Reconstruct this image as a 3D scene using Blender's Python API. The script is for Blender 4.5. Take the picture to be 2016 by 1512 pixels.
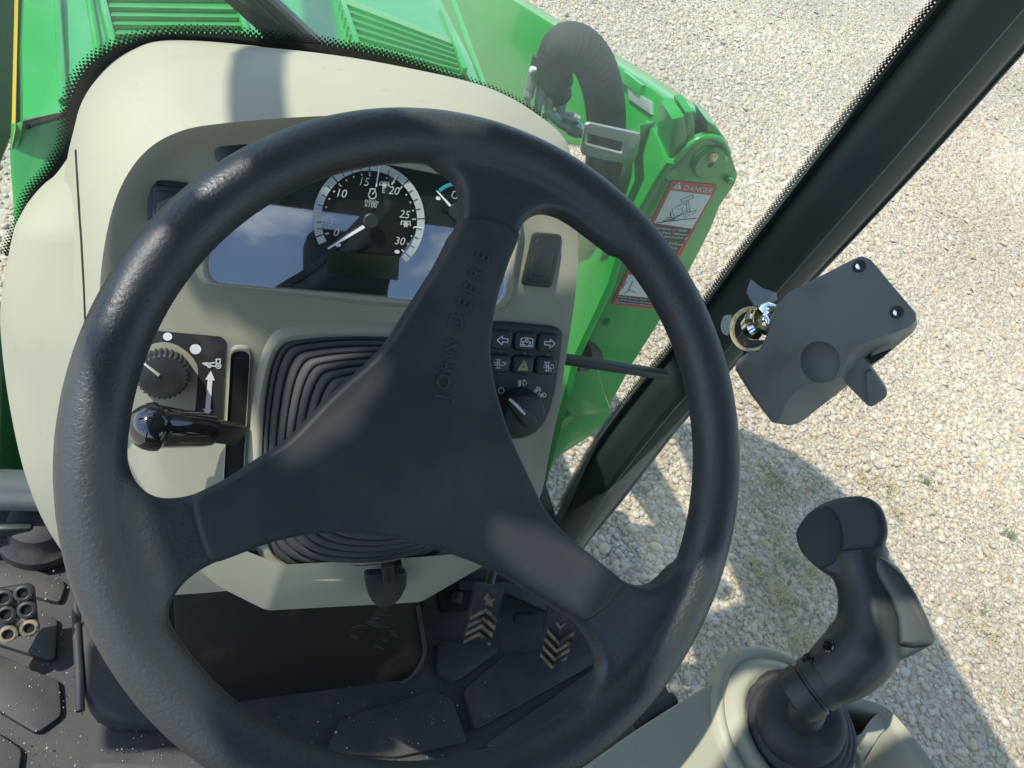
import bpy, bmesh, math, random
import numpy as np
from mathutils import Vector, Matrix, noise
random.seed(7); rng = np.random.default_rng(7)
R = math.radians
for o in list(bpy.data.objects): bpy.data.objects.remove(o)
SC = bpy.context.scene
COL = SC.collection

# ------------------------------------------------------------------ camera
FPX = 1467.0                                  # focal length in pixels of a 2016 px wide picture
CAM = np.array([-.161, -.2502, 1.0591])
CM = np.array([[0.91165, 0.03317, 0.40963], [-0.23829, -0.76941, 0.59264], [0.33483, -0.63789, -0.69353]])  # right, down, forward as columns
cd = bpy.data.cameras.new('camera'); cam = bpy.data.objects.new('camera', cd); COL.objects.link(cam)
cd.sensor_width = 36; cd.lens = FPX / 2016 * 36; cd.clip_start = .02; cd.clip_end = 800
m3 = Matrix([[CM[i][0], -CM[i][1], -CM[i][2]] for i in range(3)])
cam.matrix_world = Matrix.Translation(CAM) @ m3.to_4x4()
SC.camera = cam
cd.dof.use_dof = False

# ------------------------------------------------------------------ light
SX, SY = -.62, .12                            # sun direction per metre of height
SUN = Vector((SX, SY, 1)).normalized()
EL = math.asin(SUN.z); AZ = math.atan2(SUN.x, SUN.y)
w = bpy.data.worlds.new('World'); SC.world = w; w.use_nodes = True
nt = w.node_tree; nt.nodes.clear()
wo = nt.nodes.new('ShaderNodeOutputWorld'); bg = nt.nodes.new('ShaderNodeBackground')
sky = nt.nodes.new('ShaderNodeTexSky'); sky.sky_type = 'NISHITA'; sky.sun_disc = False
sky.sun_elevation = EL; sky.sun_rotation = AZ; sky.altitude = 50; sky.air_density = 1.0; sky.dust_density = .6; sky.ozone_density = 2.0
tc = nt.nodes.new('ShaderNodeTexCoord'); mp = nt.nodes.new('ShaderNodeMapping'); mp.inputs['Scale'].default_value = (1, 1, 2.6)
nz = nt.nodes.new('ShaderNodeTexNoise'); nz.inputs['Scale'].default_value = 2.6; nz.inputs['Detail'].default_value = 8; nz.inputs['Roughness'].default_value = .6
cr = nt.nodes.new('ShaderNodeValToRGB'); cr.color_ramp.elements[0].position = .55; cr.color_ramp.elements[1].position = .78
mx = nt.nodes.new('ShaderNodeMix'); mx.data_type = 'RGBA'; mx.inputs['B'].default_value = (9, 9.3, 9.6, 1)
nt.links.new(tc.outputs['Generated'], mp.inputs[0]); nt.links.new(mp.outputs[0], nz.inputs['Vector']); nt.links.new(nz.outputs['Fac'], cr.inputs[0])
nt.links.new(cr.outputs[0], mx.inputs['Factor']); nt.links.new(sky.outputs[0], mx.inputs['A']); nt.links.new(mx.outputs['Result'], bg.inputs[0])
bg.inputs[1].default_value = .15; nt.links.new(bg.outputs[0], wo.inputs[0])
sl = bpy.data.lights.new('sun', 'SUN'); sl.energy = 2.6; sl.angle = R(.53); sl.color = (1, .955, .875)
so = bpy.data.objects.new('sun', sl); COL.objects.link(so); so.rotation_euler = SUN.to_track_quat('Z', 'Y').to_euler(); so.location = (-4, 1, 8)
SC.view_settings.view_transform = 'Standard'; SC.view_settings.look = 'None'; SC.view_settings.gamma = 1
SC.view_settings.use_curve_mapping = False; SC.view_settings.exposure = 1.0
SC.render.engine = 'CYCLES'
SC.cycles.transparent_max_bounces = 16; SC.cycles.max_bounces = 8

# ------------------------------------------------------------------ materials
def mat(name, col, rough=.5, metal=0, bump=None, var=None, coat=0, spec=.5, dust=None, rvar=None):
    """bump=(scale, strength[, detail]); var=(scale, second colour, lo, hi); dust=(scale, colour, lo, hi) worn / dirty patches"""
    m = bpy.data.materials.new(name); m.use_nodes = True
    n = m.node_tree; b = n.nodes['Principled BSDF']; L = n.links.new
    b.inputs['Base Color'].default_value = (*col, 1); b.inputs['Roughness'].default_value = rough
    b.inputs['Metallic'].default_value = metal; b.inputs['Coat Weight'].default_value = coat; b.inputs['Coat Roughness'].default_value = .08
    b.inputs['Specular IOR Level'].default_value = spec
    t = n.nodes.new('ShaderNodeTexCoord'); co = t.outputs['Object']
    def noise_(scale, detail=4, rough_=.55):
        z = n.nodes.new('ShaderNodeTexNoise'); z.inputs['Scale'].default_value = scale; z.inputs['Detail'].default_value = detail
        z.inputs['Roughness'].default_value = rough_; L(co, z.inputs['Vector']); return z.outputs['Fac']
    last = None
    def layer(prev, spec_):
        sc, c2, lo, hi = spec_
        r = n.nodes.new('ShaderNodeMapRange'); r.inputs['From Min'].default_value = lo; r.inputs['From Max'].default_value = hi
        L(noise_(sc, 6), r.inputs['Value'])
        x = n.nodes.new('ShaderNodeMix'); x.data_type = 'RGBA'
        if prev is None: x.inputs['A'].default_value = (*col, 1)
        else: L(prev, x.inputs['A'])
        x.inputs['B'].default_value = (*c2, 1); L(r.outputs[0], x.inputs['Factor']); return x.outputs['Result'], r.outputs[0]
    if var: last, _ = layer(last, var)
    if dust:
        last, f = layer(last, dust)
        rr = n.nodes.new('ShaderNodeMapRange'); rr.inputs['To Min'].default_value = rough; rr.inputs['To Max'].default_value = min(1, rough + .3)
        L(f, rr.inputs['Value']); L(rr.outputs[0], b.inputs['Roughness'])
    if last is not None: L(last, b.inputs['Base Color'])
    if rvar:
        rr = n.nodes.new('ShaderNodeMapRange'); rr.inputs['From Min'].default_value = .3; rr.inputs['From Max'].default_value = .7
        rr.inputs['To Min'].default_value = rvar[1]; rr.inputs['To Max'].default_value = rvar[2]
        L(noise_(rvar[0], 5), rr.inputs['Value']); L(rr.outputs[0], b.inputs['Roughness'])
    if bump:
        bn = n.nodes.new('ShaderNodeBump'); bn.inputs['Strength'].default_value = bump[1]; bn.inputs['Distance'].default_value = bump[3] if len(bump) > 3 else .001
        L(noise_(bump[0], bump[2] if len(bump) > 2 else 3), bn.inputs['Height']); L(bn.outputs[0], b.inputs['Normal'])
    return m

M = {}
M['rim'] = mat('rim_leather', (.034, .039, .039), .42, bump=(420, .55, 3, .0008), dust=(38, (.070, .064, .055), .62, .9), rvar=(16, .33, .58), spec=.6)
M['hub'] = mat('hub_plastic', (.033, .037, .039), .50, bump=(2600, .35, 2, .0003), dust=(14, (.078, .074, .067), .42, .85), spec=.35, rvar=(9, .38, .60))
M['black'] = mat('black_plastic', (.032, .037, .037), .42, bump=(2200, .25, 2, .0003), dust=(40, (.09, .08, .06), .58, .85))
M['box_plastic'] = mat('grey_black_plastic', (.15, .165, .158), .52, bump=(2600, .4, 2, .0003), dust=(20, (.10, .10, .09), .55, .9))
M['gloss'] = mat('gloss_black', (.008, .009, .012), .06, coat=1, spec=.6)
M['beige'] = mat('beige_plastic', (.385, .378, .280), .50, bump=(1500, .35, 3, .0004), var=(7, (.345, .345, .26), .4, .75), dust=(60, (.28, .26, .19), .64, .9))
M['beige_face'] = mat('beige_face_plastic', (.375, .365, .280), .55, bump=(1500, .4, 3, .0004), dust=(50, (.29, .27, .215), .68, .95))
M['green'] = mat('green_paint', (.022, .34, .065), .38, coat=.4, rvar=(9, .28, .5), dust=(11, (.10, .36, .15), .5, .95))
M['loader_green'] = mat('loader_green_paint', (.009, .30, .034), .28, coat=.35, bump=(60, .10, 2, .002), dust=(18, (.06, .27, .07), .62, .95))
M['yellow'] = mat('yellow_stripe', (.75, .52, .03), .4)
M['steel'] = mat('zinc_steel', (.50, .54, .52), .42, metal=.6, bump=(90, .3, 4, .001), dust=(40, (.30, .28, .22), .55, .85))
M['brass'] = mat('brass', (.60, .50, .25), .35, metal=.85, dust=(90, (.22, .17, .08), .5, .8))
M['chrome'] = mat('chrome', (.75, .77, .76), .08, metal=1)
M['frit'] = mat('black_frit', (.012, .016, .016), .30)
M['pillar'] = mat('pillar_black', (.025, .035, .033), .42, spec=.45, dust=(5, (.042, .055, .051), .45, .95), bump=(12, .05, 2, .003))
M['boot'] = mat('soft_boot_rubber', (.062, .064, .066), .7, bump=(1200, .5, 3, .0005), dust=(26, (.085, .082, .075), .55, .9))
M['rubber'] = mat('rubber', (.030, .031, .034), .62, bump=(900, .4, 3, .0006), dust=(30, (.11, .10, .085), .52, .85))
M['mat'] = mat('floor_mat', (.028, .030, .033), .62, bump=(700, .4, 3, .0008), dust=(13, (.095, .082, .062), .46, .85), var=(5, (.040, .042, .044), .4, .7))
M['kick'] = mat('kick_panel', (.020, .018, .015), .5, bump=(14, .3, 6, .006), dust=(16, (.085, .065, .045), .56, .9))
M['mud'] = mat('dried_mud', (.20, .16, .11), .9, bump=(300, 1, 4, .002))
M['worn'] = mat('worn_tan_rubber', (.25, .205, .14), .75, bump=(400, .6, 4, .001), dust=(70, (.035, .03, .025), .42, .66))
M['hose'] = mat('woven_hose_sleeve', (.042, .047, .047), .75, bump=(1400, .8, 2, .001), dust=(120, (.10, .10, .095), .6, .85))
M['white'] = mat('white_print', (.82, .84, .85), .5)
M['pale'] = mat('dial_grey', (.44, .50, .49), .5)
M['palm'] = mat('palm_plastic', (.06, .066, .058), .26, bump=(900, .15, 2, .0003))
M['letter'] = mat('letter_plastic', (.040, .048, .055), .40)
M['icon_yellow'] = mat('yellow_print', (.62, .62, .25), .5)
M['red'] = mat('red_label', (.50, .055, .03), .45)
M['paper'] = mat('white_label', (.62, .68, .66), .45)
M['ink'] = mat('black_label', (.02, .022, .02), .45)
M['teal'] = mat('teal_print', (.03, .30, .36), .5)
M['lcd'] = mat('lcd_olive', (.022, .030, .012), .25)
M['dial'] = mat('dial_black', (.022, .034, .034), .5)
M['label'] = mat('label_plate_black', (.030, .031, .032), .5, dust=(60, (.07, .065, .055), .5, .9))
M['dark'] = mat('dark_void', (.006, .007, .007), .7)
M['cream'] = mat('cream_pointer', (.62, .62, .50), .5)
M['blue'] = mat('blue_tie', (.03, .14, .55), .4)
M['shaded_green'] = mat('shaded_green_paint', (.004, .075, .02), .4)  # darkened copy of the loader green, shade is put into the colour
M['grass_dry'] = mat('dry_grass', (.46, .37, .17), .8)
M['grass_green'] = mat('green_weed', (.15, .21, .085), .7)
M['fabric'] = mat('seat_fabric', (.03, .03, .03), .9, bump=(500, .5))
M['headliner'] = mat('headliner', (.035, .04, .045), .9)
M['tyre'] = mat('tyre', (.02, .02, .02), .8, bump=(80, .4))

def glass_mat(name, tint, dust_f, dust_col, ior=1.45, veil=None):
    m = bpy.data.materials.new(name); m.use_nodes = True; n = m.node_tree; n.nodes.clear(); L = n.links.new
    out = n.nodes.new('ShaderNodeOutputMaterial'); tr = n.nodes.new('ShaderNodeBsdfTransparent'); tr.inputs[0].default_value = (*tint, 1)
    g = n.nodes.new('ShaderNodeBsdfGlossy'); g.inputs['Roughness'].default_value = .02
    # Schlick reflectance, the same from both sides of the thin pane
    f0 = ((ior - 1) / (ior + 1)) ** 2; ge = n.nodes.new('ShaderNodeNewGeometry'); dt_ = n.nodes.new('ShaderNodeVectorMath'); dt_.operation = 'DOT_PRODUCT'
    L(ge.outputs['Normal'], dt_.inputs[0]); L(ge.outputs['Incoming'], dt_.inputs[1])
    def op(kind, a, b):
        q = n.nodes.new('ShaderNodeMath'); q.operation = kind
        for k, z in enumerate((a, b)):
            if z is None: continue
            if isinstance(z, (int, float)): q.inputs[k].default_value = z
            else: L(z, q.inputs[k])
        return q.outputs[0]
    fres = op('ADD', op('MULTIPLY', op('POWER', op('SUBTRACT', 1.0, op('ABSOLUTE', dt_.outputs['Value'], None)), 5.0), 1 - f0), f0)
    a = n.nodes.new('ShaderNodeMixShader'); L(fres, a.inputs[0]); L(tr.outputs[0], a.inputs[1]); L(g.outputs[0], a.inputs[2])
    if dust_f > 0:
        d = n.nodes.new('ShaderNodeBsdfDiffuse'); d.inputs[0].default_value = (*dust_col, 1)
        t2 = n.nodes.new('ShaderNodeBsdfTranslucent'); t2.inputs[0].default_value = (*dust_col, 1)
        dm = n.nodes.new('ShaderNodeMixShader'); dm.inputs[0].default_value = .5; L(d.outputs[0], dm.inputs[1]); L(t2.outputs[0], dm.inputs[2])
        z = n.nodes.new('ShaderNodeTexNoise'); z.inputs['Scale'].default_value = 9; z.inputs['Detail'].default_value = 8
        tcx = n.nodes.new('ShaderNodeTexCoord'); L(tcx.outputs['Object'], z.inputs['Vector'])
        mr = n.nodes.new('ShaderNodeMapRange'); mr.inputs['From Min'].default_value = .3; mr.inputs['From Max'].default_value = .75
        mr.inputs['To Min'].default_value = dust_f * .75; mr.inputs['To Max'].default_value = dust_f * 1.3; L(z.outputs['Fac'], mr.inputs['Value'])
        b = n.nodes.new('ShaderNodeMixShader')
        fac = mr.outputs[0]
        if veil:                                  # dust layer thickens upwards to imitate the flare veil over the upper glass
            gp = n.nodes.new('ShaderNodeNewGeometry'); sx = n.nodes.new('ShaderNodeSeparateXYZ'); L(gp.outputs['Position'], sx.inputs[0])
            fz = n.nodes.new('ShaderNodeMapRange'); fz.inputs['From Min'].default_value = veil[0]; fz.inputs['From Max'].default_value = veil[1]; fz.inputs['To Min'].default_value = veil[2]; fz.inputs['To Max'].default_value = 1
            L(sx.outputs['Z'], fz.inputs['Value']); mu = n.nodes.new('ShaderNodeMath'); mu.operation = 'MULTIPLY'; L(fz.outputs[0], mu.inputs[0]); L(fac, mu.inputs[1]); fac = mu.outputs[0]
        L(fac, b.inputs[0]); L(a.outputs[0], b.inputs[1]); L(dm.outputs[0], b.inputs[2]); L(b.outputs[0], out.inputs[0])
    else: L(a.outputs[0], out.inputs[0])
    return m
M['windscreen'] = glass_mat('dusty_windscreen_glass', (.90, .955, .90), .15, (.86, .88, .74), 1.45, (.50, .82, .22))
M['door_glass'] = glass_mat('door_glass', (.92, .955, .89), .13, (.86, .84, .70))
M['lens'] = glass_mat('cluster_lens', (1, 1, 1), .0, (1, 1, 1), 3.0)
M['tape'] = glass_mat('clear_tape', (.93, .94, .92), .07, (.6, .62, .58), 1.6)

# ------------------------------------------------------------------ geometry helpers
def V3(a): return np.array(a, float)
def unit(a): a = V3(a); return a / np.linalg.norm(a)
def ray(px, py): return CM @ np.array([(px - 1008) / FPX, (py - 756) / FPX, 1.])
class Frame:
    """a plane of the place: origin, two axes in it and its normal"""
    def __init__(s, o, ex, ey):
        s.o = V3(o); s.ex = unit(ex); s.n = unit(np.cross(s.ex, V3(ey))); s.ey = np.cross(s.n, s.ex)
    def w(s, u, v, h=0): return s.o + u * s.ex + v * s.ey + h * s.n
    def uv(s, px, py, h=0):
        d = ray(px, py); o = s.o + h * s.n; t = ((o - CAM) @ s.n) / (d @ s.n); q = CAM + t * d - s.o
        return (q @ s.ex, q @ s.ey)
    def P(s, px, py, h=0): u, v = s.uv(px, py, h); return s.w(u, v, h)
    def uvs(s, pts, h=0): return [s.uv(x, y, h) for x, y in pts]
def facing(px, py, dist):
    """a frame through the point at that distance from the eye, looking back at it"""
    d = unit(ray(px, py)); return Frame(CAM + dist * d, CM[:, 0] - (CM[:, 0] @ d) * d, -(CM[:, 1] - (CM[:, 1] @ d) * d))
S35, C35 = math.sin(R(35)), math.cos(R(35))
WC = V3((0, 0, .70))
WHEEL = Frame(WC, (1, 0, 0), (0, C35, S35))
DASH = Frame(WC - .18 * WHEEL.n, (1, 0, 0), (0, math.cos(R(58)), math.sin(R(58))))
GLASS = Frame((0, .42, 0), (1, 0, 0), (0, 0, 1))            # normal looks back at the driver
FLOOR = Frame((0, 0, 0), (1, 0, 0), (0, 1, 0))
HOOD = Frame((0, .45, .60), (1, 0, 0), (0, .998, -.06))
PILLAR = Frame((0, .45, 0), (1, 0, 0), (0, 0, 1))
MAST = Frame((0, .72, 0), (1, 0, 0), (0, 0, 1))
SIDE = Frame((.565, 0, 0), (0, -1, 0), (0, 0, 1))            # normal looks left
BOOM = Frame((.60, 0, 0), (0, -1, 0), (0, 0, 1))
KICK = Frame((0, .10, 0), (1, 0, 0), (0, .5, .866))
GROUND_Z = -.95
GROUND = Frame((0, 0, GROUND_Z), (1, 0, 0), (0, 1, 0))
def crop(s, ox, oy, pts): return [(ox + x / s, oy + y / s) for x, y in pts]

ORG = {}
def props(o, label, cat, group=None):
    if label: o['label'] = label
    if cat: o['category'] = cat
    if group: o['group'] = group
def thing(name, label, cat, loc, group=None):
    o = bpy.data.objects.new(name, None); o.empty_display_size = .05; COL.objects.link(o); o.location = tuple(loc); ORG[o.name] = V3(loc)
    props(o, label, cat, group); return o
def link(name, me, m, parent=None, sharp=35, smooth=True):
    """me is in world coordinates; it is moved into its parent's space"""
    ob = bpy.data.objects.new(name, me); COL.objects.link(ob)
    if parent is not None:
        og = ORG[parent.name]; me.transform(Matrix.Translation(-Vector(og))); ob.parent = parent; ORG[ob.name] = og
    else: ORG[ob.name] = V3((0, 0, 0))
    me.materials.clear(); me.materials.append(m)
    if smooth:
        me.polygons.foreach_set('use_smooth', [True] * len(me.polygons))
        me.set_sharp_from_angle(angle=R(sharp))
    me.update(); return ob
def bm_mesh(bm, name='mesh', recalc=True):
    if recalc: bmesh.ops.recalc_face_normals(bm, faces=bm.faces)
    me = bpy.data.meshes.new(name); bm.to_mesh(me); bm.free(); return me
def add_prism(bm, F, pts, h0, h1, bevel=0, seg=2, all_edges=False):
    b = bmesh.new(); n = len(pts)
    lo = [b.verts.new(F.w(u, v, h0)) for u, v in pts]; hi = [b.verts.new(F.w(u, v, h1)) for u, v in pts]
    top = b.faces.new(hi); b.faces.new(lo[::-1])
    for i in range(n): b.faces.new((lo[i], lo[(i + 1) % n], hi[(i + 1) % n], hi[i]))
    bmesh.ops.recalc_face_normals(b, faces=b.faces)
    if bevel:
        eds = list(b.edges) if all_edges else list(top.edges)
        bmesh.ops.bevel(b, geom=eds, offset=bevel, segments=seg, profile=.5, affect='EDGES', clamp_overlap=True)
    merge(bm, b)
def merge(bm, b):
    me = bpy.data.meshes.new('t'); b.to_mesh(me); b.free(); bm.from_mesh(me); bpy.data.meshes.remove(me)
def prism(name, F, pts, h0, h1, m, parent=None, bevel=0, seg=2, all_edges=False):
    bm = bmesh.new(); add_prism(bm, F, pts, h0, h1, bevel, seg, all_edges); return link(name, bm_mesh(bm), m, parent)
def rrect(u0, u1, v0, v1, r, n=5):
    o = []
    for cx, cy, a in ((u1 - r, v1 - r, 0), (u0 + r, v1 - r, 90), (u0 + r, v0 + r, 180), (u1 - r, v0 + r, 270)):
        for k in range(n + 1): t = R(a + 90 * k / n); o.append((cx + r * math.cos(t), cy + r * math.sin(t)))
    return o
def roundpoly(pts, r, n=4):
    """polygon with its corners rounded"""
    o = []; N = len(pts); P = [np.array(p, float) for p in pts]
    for i in range(N):
        a, b, c = P[i - 1], P[i], P[(i + 1) % N]; d1 = a - b; d2 = c - b; l1 = np.linalg.norm(d1); l2 = np.linalg.norm(d2)
        q = min(r, l1 * .45, l2 * .45); s = b + d1 / l1 * q; e = b + d2 / l2 * q
        for k in range(n + 1): t = k / n; o.append(tuple((1 - t) ** 2 * s + 2 * t * (1 - t) * b + t * t * e))
    return o
def circle(cu, cv, r, n=24, a0=0): return [(cu + r * math.cos(2 * math.pi * k / n + a0), cv + r * math.sin(2 * math.pi * k / n + a0)) for k in range(n)]
def spline(pts, n=8, closed=False):
    P = [V3(p) for p in pts]; N = len(P); o = []
    for i in range(N if closed else N - 1):
        if closed: a, b, c, d = P[i - 1], P[i], P[(i + 1) % N], P[(i + 2) % N]
        else: a, b, c, d = P[max(i - 1, 0)], P[i], P[i + 1], P[min(i + 2, N - 1)]
        for k in range(n):
            t = k / n; o.append(.5 * ((2 * b) + (c - a) * t + (2 * a - 5 * b + 4 * c - d) * t * t + (3 * b - a - 3 * c + d) * t ** 3))
    if not closed: o.append(P[-1])
    return o
def add_loft(bm, rings, close_u=True, cap0=False, cap1=False):
    vs = [[bm.verts.new(p) for p in r] for r in rings]
    for a, b in zip(vs[:-1], vs[1:]):
        n = len(a)
        for i in range(n if close_u else n - 1):
            j = (i + 1) % n
            bm.faces.new((a[i], a[j], b[j], b[i]))
    if cap0: bm.faces.new(vs[0][::-1])
    if cap1: bm.faces.new(vs[-1])
def add_tube(bm, pts, rad, n=14, caps=True, squash=None):
    P = [V3(p) for p in pts]; N = len(P); rr = rad if hasattr(rad, '__len__') else [rad] * N
    T = [unit(P[min(i + 1, N - 1)] - P[max(i - 1, 0)]) for i in range(N)]
    ref = V3((0, 0, 1)) if abs(T[0][2]) < .9 else V3((1, 0, 0))
    u = unit(np.cross(T[0], ref)); rings = []
    for i in range(N):
        u = unit(u - (u @ T[i]) * T[i]); v = np.cross(T[i], u)
        rings.append([P[i] + rr[i] * (math.cos(2 * math.pi * k / n) * u + math.sin(2 * math.pi * k / n) * v * (squash or 1)) for k in range(n)])
    add_loft(bm, rings, True, caps, caps)
def tube(name, pts, rad, m, parent=None, n=14, caps=True, sharp=40):
    bm = bmesh.new(); add_tube(bm, pts, rad, n, caps); return link(name, bm_mesh(bm), m, parent, sharp)
def add_lathe(bm, o, axis, prof, n=32, caps=True):
    """prof: (radius, height) along axis"""
    ax = unit(axis); ref = V3((0, 0, 1)) if abs(ax[2]) < .9 else V3((1, 0, 0)); u = unit(np.cross(ax, ref)); v = np.cross(ax, u)
    rings = [[V3(o) + h * ax + max(r, 1e-5) * (math.cos(2 * math.pi * k / n) * u + math.sin(2 * math.pi * k / n) * v) for k in range(n)] for r, h in prof]
    add_loft(bm, rings, True, caps, caps)
def lathe(name, o, axis, prof, m, parent=None, n=32, sharp=35):
    bm = bmesh.new(); add_lathe(bm, o, axis, prof, n); return link(name, bm_mesh(bm), m, parent, sharp)
def add_box(bm, c, ax, size, bevel=0, seg=2):
    """ax: three axes"""
    F = Frame(c, ax[0], ax[1]); s = [x / 2 for x in size]
    add_prism(bm, F, [(-s[0], -s[1]), (s[0], -s[1]), (s[0], s[1]), (-s[0], s[1])], -s[2], s[2], bevel, seg, True)
XYZ = ((1, 0, 0), (0, 1, 0), (0, 0, 1))
def boxo(name, c, size, m, parent=None, bevel=0, ax=XYZ, seg=2):
    bm = bmesh.new(); add_box(bm, c, ax, size, bevel, seg); return link(name, bm_mesh(bm), m, parent)
def flat(name, F, polys, h, m, parent, sharp=35):
    """thin print: polygons in the frame"""
    bm = bmesh.new()
    for p in polys: bm.faces.new([bm.verts.new(F.w(u, v, h)) for u, v in p])
    me = bm_mesh(bm, recalc=False); ob = link(name, me, m, parent, sharp, False); return ob
def ribbons(F, lines, wd, h=0):
    """stroke polylines into quads"""
    out = []
    for ln in lines:
        for a, b in zip(ln[:-1], ln[1:]):
            a = np.array(a, float); b = np.array(b, float); d = b - a; L_ = np.linalg.norm(d)
            if L_ < 1e-7: continue
            d /= L_; n = np.array([-d[1], d[0]]) * wd / 2; e = d * wd * .25
            out.append([tuple(a - n - e), tuple(b - n + e), tuple(b + n + e), tuple(a + n - e)])
    return out
def strokes(name, F, pxlines, wd, h, m, parent):
    return flat(name, F, ribbons(F, [F.uvs(l, h) for l in pxlines], wd), h, m, parent)
def arc_px(cx, cy, rx, ry, a0, a1, n=12):
    return [(cx + rx * math.cos(R(a0 + (a1 - a0) * k / n)), cy + ry * math.sin(R(a0 + (a1 - a0) * k / n))) for k in range(n + 1)]
def text_mesh(s, size=1, extrude=0, align='CENTER', bevel=0, shear=0):
    c = bpy.data.curves.new('txt', 'FONT'); c.body = s; c.size = size; c.extrude = extrude; c.align_x = align; c.align_y = 'CENTER' if align == 'CENTER' else 'BOTTOM_BASELINE'
    c.bevel_depth = bevel; c.shear = shear; c.resolution_u = 3
    o = bpy.data.objects.new('txt', c); COL.objects.link(o)
    me = bpy.data.meshes.new_from_object(o.evaluated_get(bpy.context.evaluated_depsgraph_get()))
    bpy.data.objects.remove(o); bpy.data.curves.remove(c); return me
def frame_matrix(o, ex, ey):
    n = np.cross(ex, ey); return Matrix(((ex[0], ey[0], n[0], o[0]), (ex[1], ey[1], n[1], o[1]), (ex[2], ey[2], n[2], o[2]), (0, 0, 0, 1)))
def text(name, s, F, c, size, h, m, parent, rot=0, extrude=0, align='CENTER', bevel=0, shear=0, bold=0):
    """c: centre (or baseline start) in frame coordinates, rot in radians"""
    me = text_mesh(s, size, extrude, align, bevel, shear)
    ex = F.ex * math.cos(rot) + F.ey * math.sin(rot); ey = -F.ex * math.sin(rot) + F.ey * math.cos(rot)
    me.transform(frame_matrix(F.w(c[0], c[1], h), ex, ey)); return link(name, me, m, parent, 30)
def evaluated(ob):
    me = bpy.data.meshes.new_from_object(ob.evaluated_get(bpy.context.evaluated_depsgraph_get())); return me
def remeshed(bm, voxel, smooth_it, fac=.5):
    """unite everything in bm into one skin and soften its joins"""
    me = bm_mesh(bm); ob = bpy.data.objects.new('tmp', me); COL.objects.link(ob)
    r = ob.modifiers.new('r', 'REMESH'); r.mode = 'VOXEL'; r.voxel_size = voxel; r.use_smooth_shade = True
    s = ob.modifiers.new('s', 'SMOOTH'); s.iterations = smooth_it; s.factor = fac
    out = evaluated(ob); bpy.data.objects.remove(ob); return out
def boolean(me, cut_me):
    a = bpy.data.objects.new('a', me); b = bpy.data.objects.new('b', cut_me); COL.objects.link(a); COL.objects.link(b)
    md = a.modifiers.new('b', 'BOOLEAN'); md.operation = 'DIFFERENCE'; md.object = b; md.solver = 'EXACT'
    out = evaluated(a); bpy.data.objects.remove(a); bpy.data.objects.remove(b); return out

# ================================================================== THE SETTING
def gravel_material():
    m = bpy.data.materials.new('gravel_ground'); m.use_nodes = True; n = m.node_tree; b = n.nodes['Principled BSDF']; L = n.links.new
    t = n.nodes.new('ShaderNodeTexCoord')
    v = n.nodes.new('ShaderNodeTexVoronoi'); v.inputs['Scale'].default_value = 42; L(t.outputs['Object'], v.inputs['Vector'])
    r = n.nodes.new('ShaderNodeValToRGB'); e = r.color_ramp.elements
    e[0].color = (.34, .29, .22, 1); e[1].color = (.52, .47, .39, 1); e[1].position = .9
    for p, c in ((.25, (.39, .34, .26, 1)), (.5, (.41, .36, .285, 1)), (.7, (.40, .35, .27, 1))):
        x = r.color_ramp.elements.new(p); x.color = c
    s = n.nodes.new('ShaderNodeSeparateColor'); L(v.outputs['Color'], s.inputs[0]); L(s.outputs[0], r.inputs[0])
    z = n.nodes.new('ShaderNodeTexNoise'); z.inputs['Scale'].default_value = .9; z.inputs['Detail'].default_value = 6; L(t.outputs['Object'], z.inputs['Vector'])
    mr = n.nodes.new('ShaderNodeMapRange'); mr.inputs['From Min'].default_value = .45; mr.inputs['From Max'].default_value = .75; mr.inputs['To Max'].default_value = .6; L(z.outputs['Fac'], mr.inputs['Value'])
    x = n.nodes.new('ShaderNodeMix'); x.data_type = 'RGBA'; L(mr.outputs[0], x.inputs['Factor']); L(r.outputs[0], x.inputs['A']); x.inputs['B'].default_value = (.43, .385, .305, 1)
    L(x.outputs['Result'], b.inputs['Base Color']); b.inputs['Roughness'].default_value = .85
    bu = n.nodes.new('ShaderNodeBump'); bu.inputs['Strength'].default_value = .8; bu.inputs['Distance'].default_value = .012; bu.invert = True
    L(v.outputs['Distance'], bu.inputs['Height']); L(bu.outputs[0], b.inputs['Normal']); return m
def stone_material():
    m = bpy.data.materials.new('pebbles'); m.use_nodes = True; n = m.node_tree; b = n.nodes['Principled BSDF']; L = n.links.new
    a = n.nodes.new('ShaderNodeAttribute'); a.attribute_name = 'pebble'
    t = n.nodes.new('ShaderNodeTexCoord'); z = n.nodes.new('ShaderNodeTexNoise'); z.inputs['Scale'].default_value = 160; z.inputs['Detail'].default_value = 3; L(t.outputs['Object'], z.inputs['Vector'])
    mr = n.nodes.new('ShaderNodeMapRange'); mr.inputs['To Min'].default_value = .72; mr.inputs['To Max'].default_value = 1.28; L(z.outputs['Fac'], mr.inputs['Value'])
    x = n.nodes.new('ShaderNodeVectorMath'); x.operation = 'SCALE'; L(a.outputs['Color'], x.inputs[0]); L(mr.outputs[0], x.inputs['Scale'])
    L(x.outputs[0], b.inputs['Base Color']); b.inputs['Roughness'].default_value = .62; return m

bm = bmesh.new(); s_ = 260
bm.faces.new([bm.verts.new(p) for p in ((-s_, -s_, GROUND_Z), (s_, -s_, GROUND_Z), (s_, s_, GROUND_Z), (-s_, s_, GROUND_Z))])
g = link('ground', bm_mesh(bm), gravel_material(), None, smooth=False); g['kind'] = 'structure'; g['label'] = 'pale gravel yard the tractor stands on'

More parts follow.
